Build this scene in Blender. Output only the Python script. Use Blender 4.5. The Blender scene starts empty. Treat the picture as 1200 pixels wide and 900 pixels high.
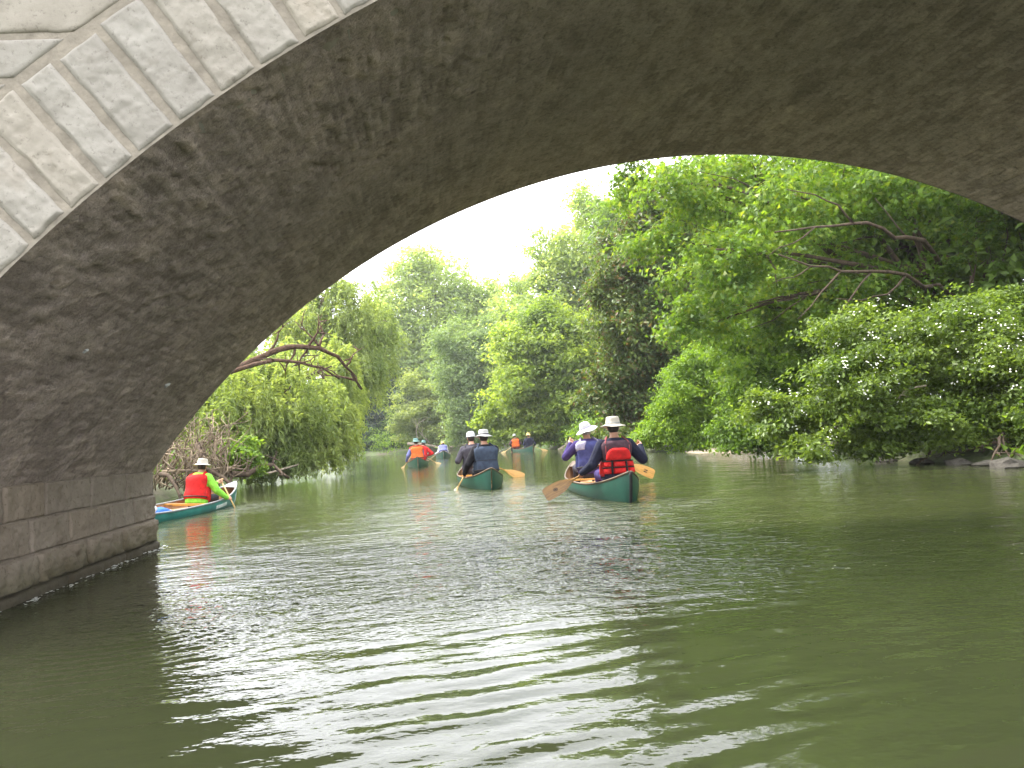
import bpy, bmesh, math, random
import numpy as np
from mathutils import Vector, Matrix, Euler, noise as mnoise

random.seed(7)
SC = bpy.context.scene
C = SC.collection
PI = math.pi

# ------------------------------------------------------------------ camera
EYE = 0.95                                   # eye height of someone sitting in a canoe, water level is z = 0
YAW, PITCH, ROLL, FPX = 0.1248, 0.0685, -0.0606, 901.0
_f = Vector((math.sin(YAW) * math.cos(PITCH), math.cos(YAW) * math.cos(PITCH), math.sin(PITCH)))
_r0 = Vector((math.cos(YAW), -math.sin(YAW), 0.0)); _u0 = _r0.cross(_f)
_r = _r0 * math.cos(ROLL) + _u0 * math.sin(ROLL); _u = -_r0 * math.sin(ROLL) + _u0 * math.cos(ROLL)
cam = bpy.data.cameras.new('camera'); camo = bpy.data.objects.new('camera', cam); C.objects.link(camo)
camo.matrix_world = Matrix(((_r.x, _u.x, -_f.x, 0), (_r.y, _u.y, -_f.y, 0), (_r.z, _u.z, -_f.z, EYE), (0, 0, 0, 1)))
cam.sensor_width = 36.0; cam.lens = 36.0 * FPX / 1200.0
cam.clip_start = 0.05; cam.clip_end = 3000.0
SC.camera = camo

def at(px, py, Y):
    """World point at distance Y up the river seen at photo pixel (px, py)."""
    d = _f + _r * ((px - 600) / FPX) - _u * ((py - 450) / FPX)
    return Vector((0, 0, EYE)) + d * (Y / d.y)

# ------------------------------------------------------------------ world, sun, exposure
SUN_EL, SUN_AZ = math.radians(55), math.radians(-50)      # azimuth from +Y towards +X: the sun stands high over the left bank
w = bpy.data.worlds.new('World'); SC.world = w; w.use_nodes = True
nt = w.node_tree; nt.nodes.clear()
out = nt.nodes.new('ShaderNodeOutputWorld'); bg = nt.nodes.new('ShaderNodeBackground')
sky = nt.nodes.new('ShaderNodeTexSky'); sky.sky_type = 'NISHITA'; sky.sun_disc = False
sky.sun_elevation = SUN_EL; sky.sun_rotation = SUN_AZ
sky.air_density = 1.3; sky.dust_density = 2.5
tc = nt.nodes.new('ShaderNodeTexCoord'); mp = nt.nodes.new('ShaderNodeMapping'); mp.inputs['Scale'].default_value = (1, 1, 2.2)
ns = nt.nodes.new('ShaderNodeTexNoise'); ns.inputs['Scale'].default_value = 2.3; ns.inputs['Detail'].default_value = 6
rp = nt.nodes.new('ShaderNodeValToRGB'); rp.color_ramp.elements[0].position = 0.28; rp.color_ramp.elements[1].position = 0.52
mx = nt.nodes.new('ShaderNodeMix'); mx.data_type = 'RGBA'
mx.inputs[7].default_value = (11.8, 11.9, 12.5, 1)
nt.links.new(tc.outputs['Generated'], mp.inputs[0]); nt.links.new(mp.outputs[0], ns.inputs['Vector'])
nt.links.new(ns.outputs[0], rp.inputs[0]); nt.links.new(rp.outputs[0], mx.inputs[0])
nt.links.new(sky.outputs[0], mx.inputs[6]); nt.links.new(mx.outputs[2], bg.inputs[0])
bg.inputs[1].default_value = 0.13
nt.links.new(bg.outputs[0], out.inputs[0])
sl = bpy.data.lights.new('sun', 'SUN'); sl.energy = 3.0; sl.angle = math.radians(10); sl.color = (1.0, 0.95, 0.87)
so = bpy.data.objects.new('sun', sl); C.objects.link(so)
sd = Vector((math.sin(SUN_AZ) * math.cos(SUN_EL), math.cos(SUN_AZ) * math.cos(SUN_EL), math.sin(SUN_EL)))
so.rotation_euler = (-sd).to_track_quat('-Z', 'Y').to_euler(); so.location = (0, 0, 60)
SC.view_settings.view_transform = 'Standard'; SC.view_settings.look = 'None'
SC.view_settings.exposure = 1.75; SC.view_settings.gamma = 1.0
SC.cycles.max_bounces = 8; SC.cycles.diffuse_bounces = 4; SC.cycles.glossy_bounces = 3
SC.cycles.transmission_bounces = 4; SC.cycles.sample_clamp_indirect = 6.0
SC.cycles.use_denoising = True

# ------------------------------------------------------------------ helpers
def vnoise(P, freq, seed=0):
    """Smooth value noise in [-1, 1] at the rows of P."""
    Q = np.asarray(P, float) * freq + seed * 17.31
    i = np.floor(Q).astype(np.int64); f = Q - i; f = f * f * (3 - 2 * f)
    def h(a):
        n = (a[..., 0] * 73856093) ^ (a[..., 1] * 19349663) ^ (a[..., 2] * 83492791) ^ (seed * 2654435761 % 2147483647)
        n = (n ^ (n >> 13)) * 1274126177 & 0x7FFFFFFF
        n = (n ^ (n >> 16)) & 0xFFFF
        return n / 32767.5 - 1.0
    r = 0
    for dx in (0, 1):
        for dy in (0, 1):
            for dz in (0, 1):
                wgt = (f[..., 0] if dx else 1 - f[..., 0]) * (f[..., 1] if dy else 1 - f[..., 1]) * (f[..., 2] if dz else 1 - f[..., 2])
                r = r + wgt * h(i + np.array([dx, dy, dz]))
    return r
def fbm(P, freq, octaves=4, seed=0):
    r = 0; a = 1.0; s = 0
    for k in range(octaves):
        r = r + a * vnoise(P, freq * 2 ** k, seed + k); s += a; a *= 0.55
    return r / s

def link(name, me, mat=None, parent=None, kind=None):
    o = bpy.data.objects.new(name, me); C.objects.link(o)
    if mat is not None and not me.materials: me.materials.append(mat)
    if parent is not None: o.parent = parent
    if kind: o['kind'] = kind
    return o
def tag(o, label, cat, group=None):
    o['label'] = label; o['category'] = cat
    if group: o['group'] = group
    return o
def thing(name, label, cat, loc=(0, 0, 0), rz=0.0, group=None):
    o = bpy.data.objects.new(name, None); C.objects.link(o); o.empty_display_size = 0.2
    o.location = loc; o.rotation_euler = (0, 0, rz)
    return tag(o, label, cat, group)

def mesh_poly(name, V, n_per, smooth=False, faces=None):
    """Mesh from vertices V; with faces=None consecutive runs of n_per vertices are the polygons."""
    me = bpy.data.meshes.new(name); V = np.asarray(V, np.float32).reshape(-1, 3)
    me.vertices.add(len(V)); me.vertices.foreach_set('co', V.ravel())
    F = np.arange(len(V)).reshape(-1, n_per) if faces is None else np.asarray(faces)
    k = F.shape[1]
    me.loops.add(F.size); me.loops.foreach_set('vertex_index', F.ravel().astype(np.int32))
    me.polygons.add(len(F)); me.polygons.foreach_set('loop_start', np.arange(0, F.size, k, dtype=np.int32))
    try: me.polygons.foreach_set('loop_total', np.full(len(F), k, np.int32))
    except Exception: pass
    if smooth: me.polygons.foreach_set('use_smooth', np.ones(len(F), bool))
    me.update(calc_edges=True); me.validate()
    return me
def grid_faces(nu, nv, wrap_u=False):
    u = np.arange(nu if wrap_u else nu - 1)[:, None]; v = np.arange(nv - 1)[None, :]
    a = u * nv + v; b = ((u + 1) % nu) * nv + v
    return np.stack([a, b, b + 1, a + 1], -1).reshape(-1, 4)
def bm_mesh(name, bm, smooth=True):
    bmesh.ops.recalc_face_normals(bm, faces=bm.faces[:])
    me = bpy.data.meshes.new(name); bm.to_mesh(me); bm.free()
    if smooth: me.polygons.foreach_set('use_smooth', np.ones(len(me.polygons), bool))
    return me
def add_tube(bm, pts, rad, n=8, cap=True, squash=None):
    """Tapered tube along pts; rad is a number or one per point."""
    pts = [Vector(p) for p in pts]
    if not hasattr(rad, '__len__'): rad = [rad] * len(pts)
    rings = []; up = None
    for i, p in enumerate(pts):
        t = (pts[min(i + 1, len(pts) - 1)] - pts[max(i - 1, 0)])
        if t.length < 1e-9: t = Vector((0, 0, 1))
        t.normalize()
        if up is None: up = Vector((0, 0, 1)) if abs(t.z) < 0.9 else Vector((1, 0, 0))
        s = t.cross(up); s.normalize(); up = s.cross(t); up.normalize()
        sx, sy = squash if squash else (1, 1)
        rings.append([bm.verts.new(p + s * (rad[i] * math.cos(2 * PI * k / n) * sx) + up * (rad[i] * math.sin(2 * PI * k / n) * sy)) for k in range(n)])
    for a, b in zip(rings, rings[1:]):
        for k in range(n): bm.faces.new((a[k], a[(k + 1) % n], b[(k + 1) % n], b[k]))
    if cap: bm.faces.new(rings[0][::-1]); bm.faces.new(rings[-1])
def add_box(bm, c, s, rot=None):
    m = Matrix.Translation(Vector(c)) @ (rot.to_4x4() if rot is not None else Matrix.Identity(4)) @ Matrix.Diagonal((s[0], s[1], s[2], 1))
    return bmesh.ops.create_cube(bm, size=1.0, matrix=m)['verts']
def add_lathe(bm, prof, n=24, m=None, fn=None):
    rings = []
    for r, z in prof:
        ring = []
        for k in range(n):
            a = 2 * PI * k / n; p = Vector((r * math.cos(a), r * math.sin(a), z))
            if fn: p = fn(p, a, r)
            ring.append(bm.verts.new(m @ p if m else p))
        rings.append(ring)
    for a, b in zip(rings, rings[1:]):
        for k in range(n): bm.faces.new((a[k], a[(k + 1) % n], b[(k + 1) % n], b[k]))
    bm.faces.new(rings[0][::-1]); bm.faces.new(rings[-1])

# ------------------------------------------------------------------ materials
def nodes(name):
    m = bpy.data.materials.new(name); m.use_nodes = True; t = m.node_tree
    return m, t, t.nodes['Principled BSDF'], t.nodes['Material Output']
def nd(t, typ, **kw):
    n = t.nodes.new(typ)
    for k, v in kw.items(): setattr(n, k, v)
    return n
def noise_tex(t, scale, detail=4, rough=0.55, coord='Object', vec=None, stretch=None):
    n = nd(t, 'ShaderNodeTexNoise'); n.inputs['Scale'].default_value = scale; n.inputs['Detail'].default_value = detail; n.inputs['Roughness'].default_value = rough
    src = vec
    if src is None: src = nd(t, 'ShaderNodeTexCoord').outputs[coord]
    if stretch:
        q = nd(t, 'ShaderNodeMapping'); q.inputs['Scale'].default_value = stretch; t.links.new(src, q.inputs[0]); src = q.outputs[0]
    t.links.new(src, n.inputs['Vector']); return n
def ramp(t, fac, stops):
    r = nd(t, 'ShaderNodeValToRGB'); e = r.color_ramp.elements
    while len(e) < len(stops): e.new(0.5)
    for k, (p, c) in enumerate(stops): e[k].position = p; e[k].color = (*c, 1) if len(c) == 3 else c
    t.links.new(fac, r.inputs[0]); return r
def mixc(t, a, b, fac, mode='MIX'):
    m = nd(t, 'ShaderNodeMix', data_type='RGBA', blend_type=mode)
    for sock, v in ((0, fac), (6, a), (7, b)):
        if hasattr(v, 'is_linked') or hasattr(v, 'links'): t.links.new(v, m.inputs[sock])
        elif sock == 0: m.inputs[0].default_value = v
        else: m.inputs[sock].default_value = (*v, 1)
    return m.outputs[2]
def bump(t, b, h, strength, dist=0.02):
    n = nd(t, 'ShaderNodeBump'); n.inputs['Strength'].default_value = strength; n.inputs['Distance'].default_value = dist
    t.links.new(h, n.inputs['Height']); t.links.new(n.outputs[0], b.inputs['Normal'])
def simple(name, col, rough=0.6, var=0.12, scale=9.0, bmp=0.0, bscale=60.0, spec=0.4, coord='Object', stretch=None):
    m, t, b, o = nodes(name)
    n = noise_tex(t, scale, 5, coord=coord, stretch=stretch)
    lo = tuple(max(0, c * (1 - var * 2)) for c in col); hi = tuple(min(1, c * (1 + var * 2)) for c in col)
    r = ramp(t, n.outputs[0], [(0.3, lo), (0.7, hi)]); t.links.new(r.outputs[0], b.inputs['Base Color'])
    b.inputs['Roughness'].default_value = rough; b.inputs['Specular IOR Level'].default_value = spec
    if bmp: bump(t, b, noise_tex(t, bscale, 5, coord=coord, stretch=stretch).outputs[0], bmp, 0.01)
    return m
def leaf_mat(name, dark, light, trans=0.4, patch=1.2, third=None, rough=0.5):
    m, t, b, o = nodes(name)
    geo = nd(t, 'ShaderNodeNewGeometry')
    r = ramp(t, geo.outputs['Random Per Island'], [(0.0, dark), (0.75, light), (1.0, third or light)])
    n = noise_tex(t, patch, 3)
    r2 = ramp(t, n.outputs[0], [(0.35, (0.72, 0.78, 0.7)), (0.65, (1.2, 1.15, 1.1))])
    col = mixc(t, r.outputs[0], r2.outputs[0], 1.0, 'MULTIPLY')
    t.links.new(col, b.inputs['Base Color']); b.inputs['Roughness'].default_value = rough; b.inputs['Specular IOR Level'].default_value = 0.35
    tr = nd(t, 'ShaderNodeBsdfTranslucent'); tcx = mixc(t, col, (2.0, 1.95, 0.8), 1.0, 'MULTIPLY'); t.links.new(tcx, tr.inputs[0])
    ms = nd(t, 'ShaderNodeMixShader'); ms.inputs[0].default_value = trans
    t.links.new(b.outputs[0], ms.inputs[1]); t.links.new(tr.outputs[0], ms.inputs[2]); t.links.new(ms.outputs[0], o.inputs[0])
    return m

M = {}
def stone_mat(name, a, b_, c_, spots=0.5, bmp=0.6):
    m, t, b, o = nodes(name)
    oi = nd(t, 'ShaderNodeObjectInfo')
    n1 = noise_tex(t, 3.0, 6); n2 = noise_tex(t, 34, 7, 0.75); n3 = noise_tex(t, 9, 5, 0.65)
    base = ramp(t, n1.outputs[0], [(0.3, a), (0.55, b_), (0.75, c_)])
    tint = ramp(t, oi.outputs['Random'], [(0.0, (0.99, 0.98, 0.95)), (0.45, (1.03, 1.01, 0.96)), (0.8, (1.05, 1.0, 0.91)), (1.0, (0.95, 0.94, 0.91))])
    col = mixc(t, base.outputs[0], tint.outputs[0], 1.0, 'MULTIPLY')
    pit = ramp(t, n2.outputs[0], [(0.0, (0.25, 0.23, 0.21)), (0.36, (0.42, 0.40, 0.36)), (0.43, (1, 1, 1)), (0.7, (1.08, 1.08, 1.08))])
    col = mixc(t, col, pit.outputs[0], spots, 'MULTIPLY')
    st = ramp(t, n3.outputs[0], [(0.55, (1, 1, 1)), (0.75, (0.72, 0.7, 0.66))])
    col = mixc(t, col, st.outputs[0], 0.8, 'MULTIPLY')
    t.links.new(col, b.inputs['Base Color']); b.inputs['Roughness'].default_value = 0.9; b.inputs['Specular IOR Level'].default_value = 0.2
    hgt = mixc(t, n2.outputs[0], n3.outputs[0], 0.5); bump(t, b, hgt, bmp, 0.012)
    return m
M['stone'] = stone_mat('pale_limestone', (0.225, 0.21, 0.185), (0.275, 0.26, 0.232), (0.255, 0.226, 0.19))
def tide(m):
    t = m.node_tree; b = t.nodes['Principled BSDF']; col = b.inputs['Base Color'].links[0].from_socket
    g = nd(t, 'ShaderNodeNewGeometry'); sp = nd(t, 'ShaderNodeSeparateXYZ'); t.links.new(g.outputs['Position'], sp.inputs[0])
    nz = noise_tex(t, 5, 5, 0.7, vec=g.outputs['Position']); ad = nd(t, 'ShaderNodeMath', operation='MULTIPLY_ADD'); ad.inputs[1].default_value = -0.16
    t.links.new(nz.outputs[0], ad.inputs[0]); t.links.new(sp.outputs['Z'], ad.inputs[2])
    r = ramp(t, ad.outputs[0], [(0.0, (0.30, 0.31, 0.27)), (0.04, (0.5, 0.52, 0.42)), (0.22, (1, 1, 1))])
    t.links.new(mixc(t, col, r.outputs[0], 1.0, 'MULTIPLY'), b.inputs['Base Color'])
M['pier'] = stone_mat('damp_limestone', (0.165, 0.138, 0.112), (0.215, 0.185, 0.155), (0.18, 0.15, 0.12), 0.8, 1.0)
tide(M['pier'])
def soffit_mat():
    m, t, b, o = nodes('parged_vault')
    n1 = noise_tex(t, 0.55, 5); n2 = noise_tex(t, 22, 6, 0.7); n3 = noise_tex(t, 4, 6, 0.7, stretch=(1, 0.45, 1))
    base = ramp(t, n1.outputs[0], [(0.3, (0.29, 0.242, 0.212)), (0.5, (0.31, 0.26, 0.228)), (0.72, (0.345, 0.282, 0.242))])
    mott = ramp(t, n3.outputs[0], [(0.3, (0.82, 0.82, 0.82)), (0.5, (1, 1, 1)), (0.72, (1.14, 1.13, 1.1))])
    col = mixc(t, base.outputs[0], mott.outputs[0], 1.0, 'MULTIPLY')
    pit = ramp(t, n2.outputs[0], [(0.3, (0.55, 0.55, 0.55)), (0.42, (1, 1, 1)), (0.7, (1.1, 1.1, 1.1))])
    col = mixc(t, col, pit.outputs[0], 0.8, 'MULTIPLY')
    cs_ = nd(t, 'ShaderNodeAttribute', attribute_name='course'); cr_ = ramp(t, cs_.outputs['Fac'], [(0.1, (0.74, 0.73, 0.71)), (0.5, (1, 1, 1)), (0.9, (1.22, 1.2, 1.16))])
    col = mixc(t, col, cr_.outputs[0], 1.0, 'MULTIPLY')
    t.links.new(col, b.inputs['Base Color']); b.inputs['Roughness'].default_value = 0.92; b.inputs['Specular IOR Level'].default_value = 0.15
    n4 = noise_tex(t, 46, 4, 0.8); n5 = noise_tex(t, 13, 5, 0.75)
    fine = ramp(t, n4.outputs[0], [(0.30, (0.42, 0.41, 0.40)), (0.43, (0.88, 0.88, 0.88)), (0.60, (1.05, 1.05, 1.05)), (0.74, (1.5, 1.48, 1.42))])
    mid = ramp(t, n5.outputs[0], [(0.30, (0.68, 0.67, 0.66)), (0.45, (1, 1, 1)), (0.70, (1.2, 1.19, 1.16))])
    col = mixc(t, mixc(t, col, fine.outputs[0], 0.9, 'MULTIPLY'), mid.outputs[0], 0.85, 'MULTIPLY'); t.links.new(col, b.inputs['Base Color'])
    bump(t, b, mixc(t, n4.outputs[0], n5.outputs[0], 0.5), 1.0, 0.03)
    return m
M['soffit'] = soffit_mat()
M['mortar'] = simple('lime_mortar', (0.215, 0.19, 0.152), 0.95, 0.12, 12, 0.6, 50, 0.1)
M['chip'] = simple('grey_stone_chip', (0.5, 0.5, 0.5), 0.8, 0.1, 20, 0.3)
M['bark'] = simple('brown_bark', (0.085, 0.062, 0.045), 0.95, 0.25, 14, 0.9, 22, 0.1, stretch=(1, 1, 0.25))
M['bark_red'] = simple('reddish_dead_wood', (0.10, 0.062, 0.043), 0.95, 0.22, 10, 0.8, 22, 0.1)
M['bark_pale'] = simple('pale_dead_wood', (0.30, 0.25, 0.19), 0.95, 0.2, 10, 0.6, 30, 0.1)
M['twig'] = simple('dry_twigs', (0.22, 0.17, 0.12), 0.95, 0.2, 6, 0.0, 30, 0.1)
M['root'] = simple('washed_roots', (0.085, 0.065, 0.048), 0.95, 0.2, 10, 0.6, 30, 0.1)
M['bankstone'] = simple('bank_stone', (0.06, 0.055, 0.046), 0.9, 0.2, 8, 0.7, 30, 0.2)
L_ = {
 'maple': leaf_mat('maple_leaves', (0.064, 0.127, 0.018), (0.148, 0.239, 0.031), 0.45, 0.5, (0.18, 0.22, 0.03)),
 'dogwood': leaf_mat('dogwood_leaves', (0.070, 0.115, 0.020), (0.150, 0.218, 0.042), 0.42, 0.8, (0.18, 0.26, 0.06), 0.42),
 'lime': leaf_mat('lime_leaves', (0.09, 0.17, 0.02), (0.18, 0.28, 0.035), 0.42, 0.7),
 'red': leaf_mat('bronze_leaves', (0.051, 0.089, 0.025), (0.122, 0.172, 0.043), 0.35, 0.35, (0.13, 0.075, 0.04)),
 'mid': leaf_mat('shrub_leaves', (0.068, 0.130, 0.020), (0.148, 0.241, 0.037), 0.42, 0.6),
 'bright': leaf_mat('yellow_green_leaves', (0.116, 0.184, 0.032), (0.231, 0.304, 0.063), 0.45, 0.3),
 'pale': leaf_mat('pale_leaves', (0.184, 0.248, 0.092), (0.313, 0.389, 0.157), 0.48, 0.25),
 'willow': leaf_mat('willow_leaves', (0.162, 0.216, 0.076), (0.281, 0.346, 0.135), 0.45, 0.4),
 'greywillow': leaf_mat('grey_willow_leaves', (0.112, 0.175, 0.075), (0.200, 0.275, 0.125), 0.4, 0.3),
 'olive': leaf_mat('olive_leaves', (0.13, 0.18, 0.06), (0.24, 0.29, 0.11), 0.42, 0.5),
 'dark': leaf_mat('dark_leaves', (0.014, 0.036, 0.019), (0.036, 0.072, 0.031), 0.2, 0.4),
 'fill': leaf_mat('wood_leaves', (0.078, 0.138, 0.024), (0.156, 0.240, 0.043), 0.4, 0.3),
}
M['blossom'] = simple('cream_blossom', (0.72, 0.72, 0.62), 0.7, 0.08, 6)

def water_mat():
    m, t, b, o = nodes('river_water')
    n0 = noise_tex(t, 0.35, 3, coord='Object')
    r = ramp(t, n0.outputs[0], [(0.3, (0.035, 0.042, 0.016)), (0.7, (0.047, 0.054, 0.022))])
    t.links.new(r.outputs[0], b.inputs['Base Color'])
    b.inputs['Roughness'].default_value = 0.035; b.inputs['IOR'].default_value = 1.333; b.inputs['Specular IOR Level'].default_value = 0.5
    n1 = noise_tex(t, 9, 3, 0.55, stretch=(0.6, 1.0, 1)); n2 = noise_tex(t, 24, 2, 0.5, stretch=(0.7, 1, 1)); n3 = noise_tex(t, 2.6, 2, 0.5, stretch=(0.5, 1.0, 1))
    ch = nd(t, 'ShaderNodeAttribute', attribute_name='chop')
    def mth(op, x, y):
        m_ = nd(t, 'ShaderNodeMath', operation=op)
        for k, v in enumerate((x, y)):
            if hasattr(v, 'links'): t.links.new(v, m_.inputs[k])
            else: m_.inputs[k].default_value = v
        return m_.outputs[0]
    h = mth('ADD', mth('MULTIPLY', n1.outputs[0], 1.0), mth('ADD', mth('MULTIPLY', n2.outputs[0], 0.35), mth('MULTIPLY', n3.outputs[0], 1.6)))
    h = mth('MULTIPLY', h, ch.outputs['Fac'])
    bump(t, b, h, 1.0, 0.018)
    b.subsurface_method = 'BURLEY'; b.inputs['Subsurface Weight'].default_value = 1.0      # murky water: light spreads under the surface
    b.inputs['Subsurface Radius'].default_value = (0.9, 1.0, 0.6); b.inputs['Subsurface Scale'].default_value = 0.7
    return m
M['water'] = water_mat()
def ground_mat():
    m, t, b, o = nodes('bank_earth')
    n = noise_tex(t, 0.5, 6); n2 = noise_tex(t, 7, 6, 0.7)
    r = ramp(t, n.outputs[0], [(0.35, (0.09, 0.075, 0.05)), (0.55, (0.06, 0.085, 0.025)), (0.7, (0.05, 0.10, 0.02))])
    q = ramp(t, n2.outputs[0], [(0.3, (0.6, 0.6, 0.6)), (0.7, (1.3, 1.3, 1.3))])
    t.links.new(mixc(t, r.outputs[0], q.outputs[0], 1.0, 'MULTIPLY'), b.inputs['Base Color']); b.inputs['Roughness'].default_value = 0.95
    bump(t, b, n2.outputs[0], 0.8, 0.05); return m
M['ground'] = ground_mat()
M['mud'] = simple('pale_mud', (0.33, 0.27, 0.2), 0.85, 0.12, 3, 0.5, 20, 0.3)
M['lawn'] = leaf_mat('lawn_grass', (0.10, 0.18, 0.03), (0.17, 0.27, 0.05), 0.35, 0.3)

# ------------------------------------------------------------------ river, terrain, water
RIVER = np.array([(-3.4, -70), (-3.4, 9.3), (-4.9, 10.5), (-5.7, 16), (-6.2, 24), (-6.8, 39), (-8, 60), (-11, 72), (-26, 80), (-60, 86), (-60, 100), (-26, 95), (-9, 82), (-3, 76), (3, 73), (6.3, 69), (8.0, 61),
                  (8.6, 52), (8.5, 40), (8.7, 32), (10.5, 27), (12.4, 24), (11.6, 20), (9.6, 17.4), (9.5, 14.5), (9.7, 11.4), (10.2, 9.3), (10.2, -70)], float)
def river_sd(X, Y):
    """Signed distance to the river's outline, negative in the water."""
    P = np.stack([X.ravel(), Y.ravel()], 1); A = RIVER; B = np.roll(RIVER, -1, 0)
    best = np.full(len(P), 1e9); inside = np.zeros(len(P), bool)
    for a, b in zip(A, B):
        d = b - a; tt = np.clip(((P - a) @ d) / (d @ d), 0, 1)
        best = np.minimum(best, np.hypot(*(P - a - tt[:, None] * d).T))
        cr = ((a[1] > P[:, 1]) != (b[1] > P[:, 1]))
        with np.errstate(divide='ignore', invalid='ignore'):
            xx = (b[0] - a[0]) * (P[:, 1] - a[1]) / (b[1] - a[1]) + a[0]
        inside ^= cr & (P[:, 0] < xx)
    return np.where(inside, -best, best).reshape(X.shape)
def ground_z(X, Y):
    X = np.asarray(X, float); Y = np.asarray(Y, float)
    d = river_sd(X, Y); P = np.stack([X, Y, 0 * X], -1)
    nz = fbm(P, 0.35, 4, 3)
    zin = -0.9 * (1 - np.exp(np.minimum(d, 0) / 0.8))
    zout = 0.28 * (1 - np.exp(-np.maximum(d, 0) / 0.5)) + 0.045 * np.minimum(np.maximum(d, 0), 45) + 0.18 * nz * np.clip(d / 2, 0, 1)
    return np.where(d < 0, zin, zout) + 0.05 * nz * (np.abs(d) < 2)
def gz(x, y): return float(ground_z(np.array([[x]]), np.array([[y]]))[0, 0])
def build_ground():
    xs = np.unique(np.concatenate([np.linspace(-900, -60, 22), np.linspace(-60, -14, 36), np.linspace(-14, 20, 90), np.linspace(20, 60, 36), np.linspace(60, 900, 22)]))
    ys = np.unique(np.concatenate([np.linspace(-700, -20, 18), np.linspace(-20, 8, 30), np.linspace(8, 110, 170), np.linspace(110, 180, 30), np.linspace(180, 1500, 20)]))
    X, Y = np.meshgrid(xs, ys, indexing='ij'); Z = ground_z(X, Y)
    me = mesh_poly('ground', np.stack([X, Y, Z], -1), 4, True, grid_faces(len(xs), len(ys)))
    link('ground', me, M['ground'], kind='structure')
build_ground()

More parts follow.
